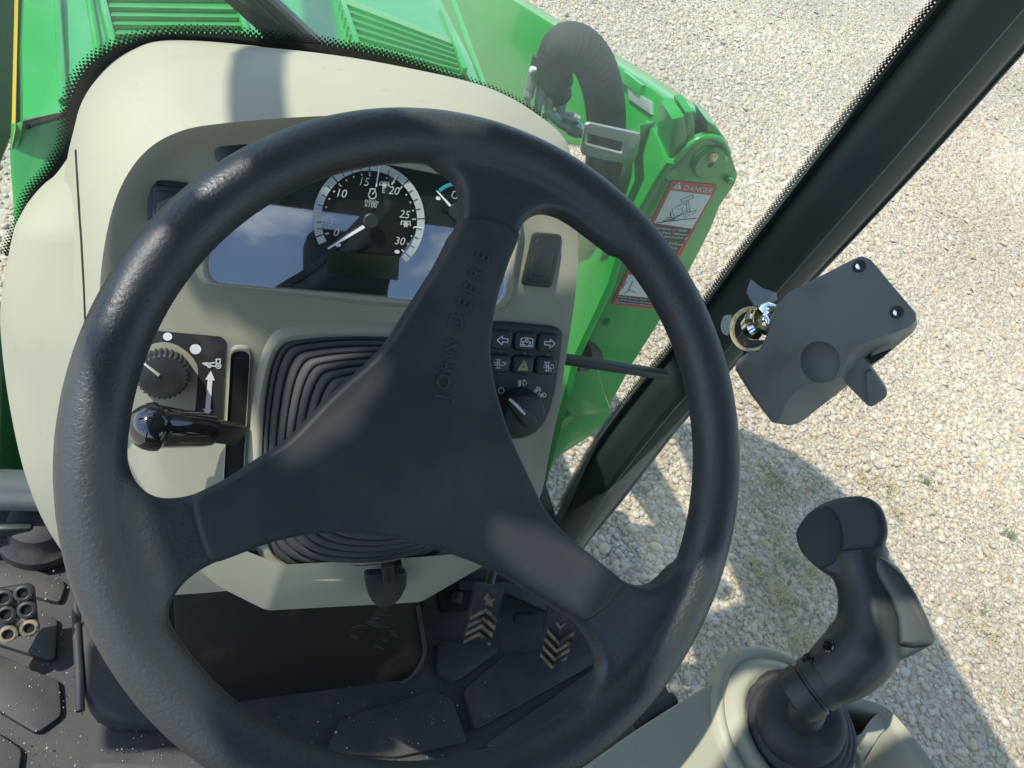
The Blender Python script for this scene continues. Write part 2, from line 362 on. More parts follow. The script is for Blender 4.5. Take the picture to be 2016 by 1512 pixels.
def project(P):
    q = (P - CAM) @ CM; return np.stack([1008 + FPX * q[:, 0] / q[:, 2], 756 + FPX * q[:, 1] / q[:, 2]], 1), q[:, 2]
def scatter(x0, x1, y0, y1, dens, margin=160):
    n = int((x1 - x0) * (y1 - y0) * dens); P = np.stack([rng.uniform(x0, x1, n), rng.uniform(y0, y1, n), np.full(n, GROUND_Z)], 1)
    p, d = project(P); k = (d > .1) & (p[:, 0] > -margin) & (p[:, 0] < 2016 + margin) & (p[:, 1] > -margin) & (p[:, 1] < 1512 + margin); return P[k]
PAL = np.array([(.55, .49, .39), (.51, .45, .35), (.58, .53, .44), (.48, .41, .31), (.51, .40, .26), (.54, .44, .29), (.43, .38, .32), (.46, .42, .36), (.61, .57, .49), (.45, .33, .22)])
def pebbles(P, name, label, octa, size):
    n = len(P); b = bmesh.new()
    if octa:
        q = [b.verts.new(p) for p in [(math.cos(k * 1.2566), math.sin(k * 1.2566), -.35) for k in range(5)] + [(.80 * math.cos(k * 1.2566 + .6), .80 * math.sin(k * 1.2566 + .6), .55) for k in range(5)] + [(0, 0, 1)]]
        for k in range(5): b.faces.new((q[k], q[(k + 1) % 5], q[5 + (k + 1) % 5], q[5 + k])); b.faces.new((q[5 + k], q[5 + (k + 1) % 5], q[10]))
        bmesh.ops.triangulate(b, faces=b.faces)
        b.verts.index_update()
    else: bmesh.ops.create_icosphere(b, subdivisions=1, radius=1)
    V = np.array([v.co for v in b.verts]); Fc = np.array([[v.index for v in f.verts] for f in b.faces]); b.free()
    r = rng.lognormal(math.log(size), .38, n).clip(.0035, .021); dist = np.linalg.norm(P - CAM, axis=1); r *= 1 + .09 * np.clip(dist - 4, 0, 6)
    sc = np.stack([r * rng.uniform(.85, 1.45, n), r * rng.uniform(.7, 1.1, n), r * rng.uniform(.5, .85, n)], 1)
    jit = 1 + rng.normal(0, .12, (n, len(V), 1)); W = V[None] * jit * sc[:, None]
    a = rng.uniform(0, 2 * np.pi, n); tl = rng.normal(0, .35, n)
    c, s = np.cos(tl)[:, None], np.sin(tl)[:, None]; y, z = W[..., 1] * c - W[..., 2] * s, W[..., 1] * s + W[..., 2] * c
    c, s = np.cos(a)[:, None], np.sin(a)[:, None]; x, y = W[..., 0] * c - y * s, W[..., 0] * s + y * c
    W = np.stack([x, y, z], 2) + P[:, None]; W[..., 2] += (r * rng.uniform(-.15, .5, n))[:, None]
    nv = len(V); F = (Fc[None] + (np.arange(n) * nv)[:, None, None]).reshape(-1, 3)
    me = bpy.data.meshes.new(name); me.vertices.add(n * nv); me.vertices.foreach_set('co', W.reshape(-1)); nf = len(F)
    me.loops.add(nf * 3); me.loops.foreach_set('vertex_index', F.reshape(-1).astype(np.int32)); me.polygons.add(nf); me.polygons.foreach_set('loop_start', np.arange(nf, dtype=np.int32) * 3)
    pr = np.array([.2, .17, .12, .12, .08, .09, .07, .08, .04, .03]); fld = 1 + .07 * np.sin(P[:, 0] * 1.9 + 1.3 * np.sin(P[:, 1] * .8)) + .06 * np.sin(P[:, 1] * 3.1 - P[:, 0] * 1.2 + 2)      # tracks worn paler across the yard
    cc = fld[:, None] * np.array([.96, .915, .895]) * PAL[rng.choice(len(PAL), n, p=pr)] * rng.uniform(.84, 1.13, (n, 1))
    at = me.attributes.new('pebble', 'FLOAT_COLOR', 'POINT'); full = np.ones((n, nv, 4), np.float32); full[..., :3] = cc[:, None]; at.data.foreach_set('color', full.reshape(-1))
    me.update(); me.validate()
    o = link(name, me, STONE, None, smooth=False); me.polygons.foreach_set('use_smooth', [True] * nf); o['kind'] = 'stuff'; o['label'] = label
STONE = stone_material()
P_ = np.concatenate([scatter(.55, 3.4, -.9, 2.0, 7500), scatter(-1.4, -.4, .6, 3.4, 2200, 60)])
pebbles(P_, 'gravel', 'loose pale pebbles of the gravel yard beside the tractor', False, .0078)
P_ = np.concatenate([scatter(.3, 3.4, 2.0, 4.4, 6500), scatter(3.4, 6.2, -.9, 2.4, 5200), scatter(3.4, 6.2, 2.4, 4.4, 4200), scatter(6.2, 7.5, -.3, 5, 2400), scatter(.6, 7.5, 4.4, 7, 2200), scatter(7.5, 12, .5, 2.4, 900), scatter(7.5, 14, 2.4, 9, 700), scatter(2.5, 7.5, 7, 10, 900)])
pebbles(P_, 'gravel', 'loose pale pebbles of the gravel yard farther from the tractor', True, .0082)
print('pebbles', len(P_))

def blades(name, spots, m, label, hgt, n):
    bm = bmesh.new()
    for (px, py, sp, k) in spots:
        c = GROUND.P(px, py)
        for _ in range(k):
            a = rng.uniform(0, 2 * np.pi); rr = abs(rng.normal(0, sp)); b = V3((c[0] + rr * math.cos(a), c[1] + rr * math.sin(a), GROUND_Z + .005))
            h = hgt * rng.uniform(.5, 1.3); th = rng.uniform(0, 2 * np.pi); ln = rng.uniform(.5, 1.6) * h; wv = .0016 * rng.uniform(.7, 1.5)
            d = V3((math.cos(th), math.sin(th), 0)); s = V3((-d[1], d[0], 0)) * wv
            mid = b + d * ln * .45 + V3((0, 0, h * .8)); e = b + d * ln + V3((0, 0, h * rng.uniform(.5, .95)))
            v = [bm.verts.new(q) for q in (b - s, b + s, mid + s, mid - s, e)]; bm.faces.new(v[:4]); bm.faces.new((v[3], v[2], v[4]))
    o = link(name, bm_mesh(bm), m, None, smooth=False); o['kind'] = 'stuff'; o['label'] = label
blades('dry_grass', [(1540, 1180, .10, 150), (1480, 1120, .09, 90), (1570, 1270, .10, 140), (1520, 1060, .12, 110), (1600, 1130, .08, 80), (1440, 1290, .1, 70), (1700, 950, .05, 40), (1745, 965, .05, 50), (1510, 960, .08, 60), (1400, 1300, .08, 40), (1760, 1010, .04, 30), (1900, 1230, .05, 20), (1890, 440, .2, 60), (1905, 510, .12, 30), (1950, 1260, .06, 25)], M['grass_dry'], 'dry straw coloured grass growing through the gravel beside the tractor', .035, 0)
blades('green_weed', [(1530, 950, .10, 90), (1600, 970, .08, 70), (1560, 1190, .08, 70), (1500, 1010, .09, 60), (1820, 950, .02, 30), (1985, 1060, .03, 40), (1930, 1205, .02, 14), (1545, 1110, .07, 50), (1640, 1000, .05, 30)], M['grass_green'], 'small green weeds growing through the gravel', .028, 0)

# ================================================================== OUTSIDE: HOOD
hood = thing('engine_hood', 'green engine hood with louvred vents seen through the windscreen above the dashboard', 'hood', (-.05, .5, .2))
def hood_section(y):
    t = (y - .45); zt = .60 - .06 * t; k = 1 - .03 * t
    pts = [(-.345, -.50), (-.345, -.16), (-.345, -.05), (-.335, -.012), (-.27, .0), (-.245, .0), (-.235, .006), (-.09, .010), (-.05, .012), (0, .010), (.02, .006), (.17, -.002), (.20, -.006), (.235, -.014), (.25, -.05), (.262, -.16), (.27, -.50)]
    le = float(np.interp(y, [.45, .65, .9, 1.5], [.307, .336, .364, .372])) / .345
    return [V3((x * le if x < -.3 else -.04 + (x + .04) * k, y, zt + z)) for x, z in pts]
ys = [.452, .6, .8, 1.1, 1.5, 2.0, 2.4]
bm = bmesh.new(); add_loft(bm, [hood_section(y) for y in ys], False, False, False)
front = hood_section(2.4); bm.faces.new([bm.verts.new(p + V3((0, .001, 0))) for p in front])
link('hood_shell', bm_mesh(bm), M['green'], hood, 28)
bm = bmesh.new(); a = [hood_section(y)[1:4] for y in (.452, .8, 1.5, 2.3)]
def lerp(p, q, t): return p + (q - p) * t
add_loft(bm, [[lerp(r[0], r[1], .75) + V3((-.004, 0, 0)), lerp(r[0], r[1], .98) + V3((-.005, 0, .001)), lerp(r[1], r[2], .6) + V3((-.004, 0, .003))] for r in a], False)
link('side_stripe', bm_mesh(bm), M['yellow'], hood)
# crease ridges moulded along the hood
for (p, q) in (((110, -40), (124, 200)), ((170, -40), (196, 120)), ((960, 190), (885, -20))):
    a_, b_ = HOOD.P(*p, h=.004), HOOD.P(*q, h=.004); tube('moulded_ridge', [a_ + (b_ - a_) * t for t in (0, .5, 1)], .004, M['green'], hood, 8)
CW = Frame((-.2, .455, .56), (1, 0, 0), (0, .45, .89))
prism('cowl_panel', CW, CW.uvs([(30, 560), (26, 420), (18, 310), (20, 246), (110, 225), (150, 185), (215, 105), (230, 200), (120, 420), (30, 560)]), -.02, 0, M['green'], hood, .004)
seam = spline([HOOD.P(*p, h=.0005) for p in ((148, 196), (135, 216), (110, 232), (75, 242), (52, 250))], 4)
tube('cowl_gap', seam, .0022, M['dark'], hood, 8)
def slat(l0, r0, l1, r1, par):
    """one louvre: rear edge l1-r1 stands proud, front edge l0-r0 dips under the next one"""
    n = 6; bm = bmesh.new(); A = []; B = []; Cc = []; D = []
    for k in range(n + 1):
        t = k / n; bow = .003 * math.sin(math.pi * t)
        a = HOOD.P(*lerp(np.array(l0, float), np.array(r0, float), t), h=.006 + bow); b = HOOD.P(*lerp(np.array(l1, float), np.array(r1, float), t), h=.019 + bow)
        A.append(a); B.append(b); Cc.append(b - HOOD.n * .0035); D.append(b - HOOD.n * .016)
    add_loft(bm, [A, B, Cc, D], False); link('louvre', bm_mesh(bm, recalc=True), M['green'], par, 20)
left_l = [(196 - 5, -30), (194, -6), (199, 13), (203, 31), (208, 48), (213, 67), (218, 87), (223, 107)]
left_r = [(452, -30), (458, -4), (465, 18), (471, 34), (477, 50), (481, 66), (486, 83), (490, 101)]
for k in range(len(left_l) - 1): slat(left_l[k], left_r[k], left_l[k + 1], left_r[k + 1], hood)
for k in range(-1, 6):
    f = lambda j: ((669 + 5 * j, 3 + 16 * j), (890 + 3 * j, 86 + 10.5 * j)); slat(*f(k), *f(k + 1), hood)
# frames that end the louvre panels
for p, q in (((190, -40), (226, 112)), ((447, -40), (494, 108)), ((660, -20), (702, 100)), ((889, 84), (912, 150))):
    a_, b_ = HOOD.P(*p, h=.010), HOOD.P(*q, h=.010); d = unit(b_ - a_); x_ = np.cross(d, HOOD.n)
    boxo('vent_frame', (a_ + b_) / 2, (np.linalg.norm(b_ - a_), .007, .024), M['green'], hood, .002, (d, np.cross(HOOD.n, d), HOOD.n))

# ================================================================== OUTSIDE: LOADER
ldr = thing('front_loader', 'green front loader mast and boom arm to the right of the hood', 'loader', (.65, .75, -.2))
G = M['loader_green']
bt = [(860, -60), (1010, -2), (1130, 72), (1250, 148), (1310, 190), (1348, 226)]
bb = [(1300, 335), (1262, 330), (1130, 285), (1050, 275), (960, 240), (860, 130), (760, -40)]
def boom_uv(): return BOOM.uvs(bt[1:] + bb[:-1])
bu = [(min(u, -.79), v) for u, v in boom_uv()]
# straight on down to the bucket, out of the picture
d_top = np.array(bu[0]) - np.array(bu[2]); d_bot = np.array(bu[len(bt) - 1 + 5]) - np.array(bu[len(bt) - 1 + 3])
pts = [tuple(np.array(bu[0]) + d_top * 1.2)] + bu + [tuple(np.array(bu[-1]) + d_bot * 1.3)]
prism('boom_arm', BOOM, pts, -.065, 0, G, ldr, .006, 2, True)
# second edge: a reinforcing strip along the boom's inner top
ru = BOOM.uvs([(1232, 140), (1268, 168), (1268 - 6, 190), (1226, 160)], .004)
prism('stiffener_plate', BOOM, ru, .0, .010, G, ldr, .002)
gu = BOOM.uvs([(1236, 172), (1282, 200), (1282, 225), (1240, 196)], .004); prism('grey_wear_strip', BOOM, gu, .0, .006, M['steel'], ldr, .001)
# mast: rear plate, left plate, right plate
mp_ = [(1308, 322), (1330, 316), (1350, 300), (1372, 282), (1398, 273), (1425, 280), (1440, 306), (1453, 345), (1446, 365), (1418, 405), (1398, 455), (1358, 532), (1292, 644), (1245, 717), (1222, 760), (1199, 800), (1202, 812), (1172, 847), (1102, 894), (1049, 987), (1030, 1010), (1050, 950), (1075, 880), (1100, 790), (1128, 660), (1180, 560), (1205, 480), (1262, 402), (1290, 345)]
prism('mast_rear_plate', MAST, MAST.uvs(mp_), -.022, 0, G, ldr, .003, 2)
sp_ = [(1270, 236), (1290, 262), (1312, 320), (1292, 350), (1262, 402), (1222, 470), (1196, 560), (1130, 700), (1060, 960), (1030, 930), (1105, 600), (1120, 470), (1160, 380), (1200, 345), (1232, 262)]
prism('mast_side_plate', SIDE, SIDE.uvs(sp_), -.016, 0, G, ldr, .002, 2)
prism('mast_side_plate', Frame((.715, 0, 0), (0, -1, 0), (0, 0, 1)), [(-.95, .40), (-.76, .44), (-.745, .40), (-.745, -.35), (-.95, -.35)], -.016, 0, G, ldr, .002)
boxo('cross_tube', (.64, .85, .12), (.14, .16, .5), G, ldr, .01)
tube('pivot_tube', [MAST.P(1158, 700, -.02), MAST.P(1158, 700, .05) + V3((-.03, 0, 0))], .035, M['dark'], ldr, 20)
lb = [(1118, 690), (1150, 672), (1168, 690), (1185, 760), (1200, 800), (1130, 812), (1104, 792)]
prism('mast_bracket', MAST, MAST.uvs(lb, .03), .002, .045, G, ldr, .005, 2, True)
prism('bracket_foot', MAST, MAST.uvs([(1090, 850), (1130, 815), (1200, 802), (1196, 822), (1165, 850), (1118, 880), (1080, 905)], .02), .002, .03, G, ldr, .004, 2, True)
# top of the mast: lugs round the boom pin
for (pl, h0, h1) in (([(1322, 232), (1346, 226), (1352, 262), (1346, 300), (1330, 318), (1312, 312), (1318, 275)], -.05, .004), ([(1352, 224), (1366, 222), (1372, 252), (1368, 284), (1352, 300), (1346, 290)], -.055, -.004), ([(1392, 238), (1412, 250), (1436, 284), (1440, 306), (1420, 282), (1398, 268)], -.055, -.002)):
    prism('pin_lug', MAST, MAST.uvs(pl), h0, h1, G, ldr, .003, 2)
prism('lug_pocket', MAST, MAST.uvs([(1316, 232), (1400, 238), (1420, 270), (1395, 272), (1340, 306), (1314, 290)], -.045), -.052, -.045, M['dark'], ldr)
o_ = MAST.P(1394, 316, 0); lathe('pivot_boss', o_, MAST.n, [(0, -.02), (.031, -.02), (.031, .008), (.027, .012), (.006, .012), (.006, .006), (0, .006)], G, ldr, 28)
lathe('pivot_pin', MAST.P(1402, 309, .012), MAST.n, [(0, -.02), (.009, -.02), (.009, .004), (.006, .006), (0, .006)], M['brass'], ldr, 16)
ar = [MAST.w(*MAST.uv(x, y, .006), .006) for x, y in ((1304, 326), (1330, 312), (1350, 292), (1372, 276), (1396, 270), (1420, 278), (1434, 302))]
tube('weld_rib', spline(ar, 4), .006, G, ldr, 10)
for x, y, r_ in ((1318, 338, .013), (1434, 352, .007), (1193, 577, .009), (1196, 633, .008)):
    lathe('bolt_head', MAST.P(x, y, 0), MAST.n, [(0, -.002), (r_, -.002), (r_, .008), (r_ * .8, .011), (0, .011)], G, ldr, 16)
# warning label on the mast
ptl, ptr, pbr, pbl = (1322, 354), (1413, 363), (1283, 607), (1202, 598)
lab = prism('warning_label', MAST, roundpoly(MAST.uvs([ptl, ptr, pbr, pbl]), .004, 3), .0005, .002, M['red'], ldr); lab['label'] = 'red and white danger label'
dc = lambda pts: crop(5.04, 1180, 320, pts)
def dq(px): return MAST.uvs(dc(px), .0026)
flat('pictogram_field', MAST, [dq([(545, 600), (920, 655), (1110, 325), (705, 275)])], .0026, M['paper'], lab)
flat('pictogram_field', MAST, [dq([(190, 1310), (520, 1345), (620, 1170), (290, 1110)])], .0026, M['paper'], lab)
flat('text_field', MAST, [dq([(300, 1085), (620, 1150), (915, 662), (540, 608)])], .0026, M['ink'], lab)
flat('text_field', MAST, [dq([(140, 1385), (490, 1430), (515, 1355), (180, 1318)])], .0026, M['ink'], lab)
flat('alert_triangle', MAST, [dq([(725, 255), (810, 265), (795, 187)])], .0030, M['paper'], lab)
strokes('alert_mark', MAST, [dc([(790, 208), (776, 240)]), dc([(771, 248), (769, 254)])], .0016, .0034, M['red'], lab)
def line_text(s, p0, p1, size, m, par, h=.0032, F=MAST, shear=0, fit=True):
    a = np.array(F.uv(*p0, h)); b = np.array(F.uv(*p1, h)); d = b - a
    me = text_mesh(s, size, 0, 'LEFT', 0, shear); wd = max(v.co.x for v in me.vertices); k = np.linalg.norm(d) / wd if fit else 1
    me.transform(Matrix.Diagonal((k, 1, 1, 1))); rot = math.atan2(d[1], d[0])
    ex = F.ex * math.cos(rot) + F.ey * math.sin(rot); ey = -F.ex * math.sin(rot) + F.ey * math.cos(rot)
    me.transform(frame_matrix(F.w(a[0], a[1], h), ex, ey)); return link('lettering', me, m, par, smooth=False)
line_text('DANGER', *dc([(828, 272), (1112, 305)]), .0145, M['paper'], lab)
for s, p, q in (('Serious injury or death', (470, 648), (865, 690)), ('can result from rollovers.', (440, 690), (875, 727)), ('and another pl', (640, 742), (868, 762)), ('proper ballast', (520, 785), (820, 826)), ('contents first', (500, 822), (770, 862))):
    line_text(s, *dc([p, q]), .0082, M['paper'], lab, .0030)
for s, p, q in (('Avoid serious injury or', (176, 1335), (520, 1375)), ('death from electrocution', (160, 1362), (505, 1402)), ('Do not contact electric', (150, 1388), (495, 1425))):
    line_text(s, *dc([p, q]), .006, M['paper'], lab, .0030)
pic = [[(805, 370), (930, 322), (932, 352), (825, 400), (805, 370)], [(880, 375), (900, 490)], [(835, 520), (955, 470), (955, 495), (840, 545), (835, 520)], [(720, 462), (830, 410), (862, 415), (872, 478), (825, 510), (742, 540), (720, 462)], [(785, 465), (820, 450), (825, 490)], [(860, 385), (862, 415)], [(862, 485), (895, 490)]]
strokes('pictogram', MAST, [dc(l) for l in pic], .0011, .0030, M['ink'], lab)
strokes('pictogram', MAST, [dc(l) for l in ([(705, 490), (708, 545), (740, 560), (770, 545), (825, 505)], [(630, 582), (690, 565), (745, 572)], [(570, 598), (745, 575), (960, 552)], [(668, 548), (688, 546)])], .0022, .0031, M['ink'], lab)
strokes('pictogram', MAST, [dc(l) for l in ([(230, 1250), (270, 1180)], [(290, 1270), (330, 1180)], [(250, 1300), (300, 1270), (360, 1290)])], .0016, .0030, M['ink'], lab)
# hose bundle, its clamp and the pipe fittings
HZ = Frame((0, .80, 0), (1, 0, 0), (0, 0, 1))
hose = thing('hydraulic_hose', 'thick black sleeved hydraulic hose arching up beside the loader mast', 'hose', HZ.P(1190, 330, .02))
hp = [(1160, 420, .0), (1178, 370, 0), (1191, 310, 0), (1194, 245, -.005), (1188, 185, -.012), (1172, 132, -.02), (1146, 97, -.028), (1117, 88, -.034), (1098, 106, -.04), (1092, 136, -.045), (1096, 164, -.045)]
pth = spline([HZ.P(x, y, h) for x, y, h in hp], 14)
rad = []
for i, p in enumerate(pth):
    t = i / (len(pth) - 1); base = .0335 - .006 * max(0, (t - .72) / .28); rad.append(base * (1 + (.006 if t < .45 else .016) * math.sin(i * 1.9)))
tube('hose_sleeve', pth, rad, M['hose'], hose, 26, True, 80)
tube('hose_collar', spline([HZ.P(x, y, h) for x, y, h in ((1080, 130, -.085), (1090, 165, -.09), (1100, 195, -.088))], 5), [.030, .031, .029, .031, .028, .029, .027, .028, .026, .025, .024], M['hose'], hose, 18)
for k, (a_, b_) in enumerate((((1052, 138), (1034, 212)), ((1072, 152), (1056, 224)), ((1090, 162), (1076, 232)), ((1112, 168), (1098, 244)))):
    f = thing('hose_fitting', ('steel hose fitting nearest the dashboard corner, first of the row of four', 'steel hose fitting with a blue tie round it, second in the row of four', 'steel hose fitting third in the row under the hose bundle', 'steel hose fitting nearest the mast, last of the row of four')[k], 'fitting', HZ.P(*b_, -.07), 'steel fittings under the hydraulic hose')
    A, B = HZ.P(*a_, -.08), HZ.P(*b_, -.07); d = B - A
    tube('crimp_sleeve', [A + d * t for t in (0, .02, .48, .5, .52, .70, .72, 1)], [.0088, .0098, .0098, .0084, .0090, .0090, .0072, .0072], M['steel'], f, 12, True, 25)
    if k == 1: tube('cable_tie', [A + d * t for t in (.02, .12)], .0112, M['blue'], f, 16)
    if k == 0: boxo('tie_tail', A + V3((-.006, -.01, .004)), (.012, .012, .010), M['white'], f, .003)
    tube('rubber_hose', [A - d * .35, A + d * .05], .0085, M['rubber'], f, 12)
for k, (a_, b_) in enumerate((((1076, 215), (1100, 240)), ((1098, 240), (1150, 262)), ((1102, 226), (1140, 236)))):
    A, B = HZ.P(*a_, -.07), HZ.P(*b_, -.06); d = B - A
    f = thing('elbow_fitting', ('short steel elbow under the row of hose fittings', 'fat steel elbow fitting lying at the foot of the hose fittings', 'slim steel pipe nut above the fat elbow fitting')[k], 'fitting', B)
    tube('elbow_body', [A, A + d * .4, A + d * .42, A + d * .8, A + d * .82, B], [.009, .011, .0145, .0145, .011, .011] if k == 1 else [.007, .008, .010, .010, .008, .008], M['steel'], f, 8, True, 25)
cl = thing('hose_clamp', 'galvanised steel strap with a slot holding the hose to the loader mast', 'clamp', HZ.P(1200, 290, .045))
CF = Frame(HZ.P(1205, 285, .052), HZ.P(1262, 300, .052) - HZ.P(1148, 283, .052), (0, -.2, 1))
out = CF.uvs([(1152, 246), (1160, 243), (1238, 260), (1262, 265), (1256, 300), (1246, 323), (1200, 317), (1146, 305), (1143, 296), (1147, 270)])
hole = CF.uvs([(1155, 262), (1228, 280), (1224, 303), (1151, 284)])
bm = bmesh.new(); add_prism(bm, CF, roundpoly(out, .006, 3), -.005, 0, .0015, 2, True); cut = bmesh.new(); add_prism(cut, CF, roundpoly(hole, .003, 3), -.02, .02)
link('strap', boolean(bm_mesh(bm), bm_mesh(cut)), M['steel'], cl)
e1 = [CF.P(*p, -.003) for p in ((1260, 266), (1246, 321))]
bm = bmesh.new(); add_loft(bm, [[e1[0], e1[1]], [e1[0] + V3((.012, .03, 0)), e1[1] + V3((.012, .03, 0))], [e1[0] + V3((.05, .05, .004)), e1[1] + V3((.05, .05, .004))]], False); link('strap_return', bm_mesh(bm), M['steel'], cl)

# left side of the tractor outside the cab
lm = thing('loader_mast', 'dark green loader mast standing left of the hood at the picture edge', 'loader', (-.78, .95, -.2))
prism('mast_plate', Frame((0, .95, 0), (1, 0, 0), (0, 0, 1)), [(-.95, -.5), (-.62, -.5), (-.54, -.2), (-.46, .10), (-.385, .30), (-.38, .80), (-.95, .80)], -.03, 0, M['shaded_green'], lm, .006, 2, True)
boxo('mast_tube', (-.75, 1.06, .1), (.25, .16, .9), M['tyre'], lm, .02)
boxo('mast_crossbar', (-.58, .80, -.05), (.30, .05, .05), M['pillar'], lm, .01)
fn = thing('shade_panel', 'dark green panel added for the shade at the left picture edge below the windscreen', 'shade_panel', (-.5, .47, -.2))  # dark panel added to fill the shaded left edge
FN = Frame((0, .47, 0), (1, 0, 0), (0, 0, 1)); prism('shade_sheet', FN, FN.uvs([(-120, 652), (24, 652), (40, 760), (75, 925), (75, 945), (-120, 945)]), -.03, 0, M['shaded_green'], fn, .005)
prism('edge_bar', FN, FN.uvs([(-120, 630), (24, 634), (26, 650), (-120, 648)]), -.02, .008, M['pillar'], fn, .003)
tb = thing('step_tube', 'grey painted steel tube crossing at the left edge below the dashboard', 'tube', FLOOR.P(20, 965, .05))
A, B = FLOOR.P(-60, 962, .10), FLOOR.P(140, 968, .10); tube('tube_body', [A, B], .026, M['box_plastic'], tb, 24)
bl = thing('rubber_mount', 'black rubber mount block under the grey tube at the left edge', 'mount', FLOOR.P(50, 1060))
boxo('mount_block', FLOOR.P(20, 1040, .01), (.20, .07, .06), M['rubber'], bl, .01)
boxo('mount_clip', FLOOR.P(20, 1042, .055), (.05, .012, .02), M['pillar'], bl, .004)
bm = bmesh.new(); add_lathe(bm, FLOOR.P(82, 1060, .0), (0, 0, 1), [(.05, 0), (.05, .02), (.04, .03), (.035, .05), (.02, .06), (0, .06)], 24); link('mount_cap', bm_mesh(bm), M['rubber'], bl)

# ================================================================== WINDSCREEN
back_px = [(33, 500), (53, 440), (77, 377), (110, 343), (143, 297), (152, 283), (163, 233), (173, 187), (193, 153), (233, 113), (283, 90), (333, 79), (400, 78), (467, 85), (533, 95), (600, 103), (672, 115), (805, 143), (905, 167), (989, 197), (1039, 227), (1065, 250), (1080, 270), (1105, 320)]
frit_px = [(14, 500), (40, 436), (61, 378), (94, 341), (122, 297), (131, 263), (136, 224), (144, 179), (171, 133), (212, 101), (260, 80), (310, 68), (367, 63), (433, 65), (520, 73), (600, 82), (650, 88), (772, 112), (872, 147), (972, 183), (1025, 210), (1057, 232), (1078, 256), (1112, 310)]
ws = thing('windscreen', 'dusty green tinted windscreen with a black dotted border above the dashboard', 'windscreen', (0, .42, .7))
def resample(P, n):
    P = [V3(p) for p in P]; s = np.cumsum([0] + [np.linalg.norm(b - a) for a, b in zip(P[:-1], P[1:])]); return [V3([np.interp(x, s, [p[i] for p in P]) for i in range(len(P[0]))]) for x in np.linspace(0, s[-1], n)]
bk = spline([GLASS.uv(*p) for p in back_px], 6); fk = spline([GLASS.uv(*p) for p in frit_px], 6)
bm = bmesh.new(); add_loft(bm, [[GLASS.w(u - 0, v - .012, .002) for u, v in bk], [GLASS.w(u, v, .002) for u, v in fk]], False); link('frit_band', bm_mesh(bm), M['frit'], ws, smooth=False)
# dots that fade out from the band
cen = np.mean(fk, axis=0)
def dots(F, line, h, rows, step, side):
    ln = resample(line, max(4, int(sum(np.linalg.norm(np.array(b) - np.array(a)) for a, b in zip(line[:-1], line[1:])) / step)))
    polys = []
    for j, (off, r) in enumerate(rows):
        for i in range(len(ln) - 1):
            a, b = ln[i], ln[i + 1]; d = (b - a); L_ = np.linalg.norm(d)
            if L_ < 1e-6: continue
            d /= L_; n = np.array([-d[1], d[0]]) * side; c = a + (b - a) * (.5 if j % 2 else 0) + n * off; polys.append(circle(c[0], c[1], r, 7))
    return polys
rows = ((.0002, .0020), (.0025, .0016), (.0047, .0012), (.0067, .0008))
f_ = flat('frit_dots', GLASS, dots(GLASS, fk, .002, rows, .0046, 1), .0012, M['frit'], ws); f_['kind'] = 'stuff'
low = [tuple(p) for p in fk]
pane = [(-.75, 1.62), (-.75, -.30), (-.42, -.30), (-.35, .25)] + low + [(.215, .55), (.20, .40), (.22, -.30)] + [GLASS.uv(*p) for p in ((1090, 1050), (1118, 1000), (1178, 868), (1270, 742), (1324, 682), (1396, 592), (1463, 500), (1658, 250), (1854, 0), (1900, -60))] + [(.60, 1.2), (.70, 1.62)]
gp_ = bmesh.new(); gp_.faces.new([gp_.verts.new(GLASS.w(u, v)) for u, v in pane]); bmesh.ops.bisect_plane(gp_, geom=list(gp_.verts) + list(gp_.edges) + list(gp_.faces), plane_co=(0, .42, .77), plane_no=(0, 0, 1))
for v in gp_.verts: v.co.y += .16 * max(0, v.co.z - .77)      # the upper glass leans forward
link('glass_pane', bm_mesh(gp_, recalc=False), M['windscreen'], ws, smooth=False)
wp = thing('wiper', 'black wiper arm slanting across the windscreen over the hood', 'wiper', GLASS.P(640, 90, -.02))
WF = Frame((0, .445, 0), (1, 0, 0), (0, 0, 1))
a0, a1 = np.array(WF.uv(585, 82)), np.array(WF.uv(495, 0)); dd = a1 - a0
def quad(t0, t1, wl): n = np.array([-dd[1], dd[0]]) / np.linalg.norm(dd); return [tuple(a0 + dd * t0 - n * wl), tuple(a0 + dd * t0 + n * wl), tuple(a0 + dd * t1 + n * wl), tuple(a0 + dd * t1 - n * wl)]
prism('wiper_arm', WF, quad(-.45, 9, .0165), -.008, .004, M['pillar'], wp, .003, 2, True)
prism('wiper_blade', WF, quad(-.2, 9, .006), .004, .012, M['gloss'], wp, .002, 2, True)
prism('wiper_rib', WF, [(u + .013, v + .009) for u, v in quad(-.3, 9, .0022)], .004, .009, M['box_plastic'], wp, .001)

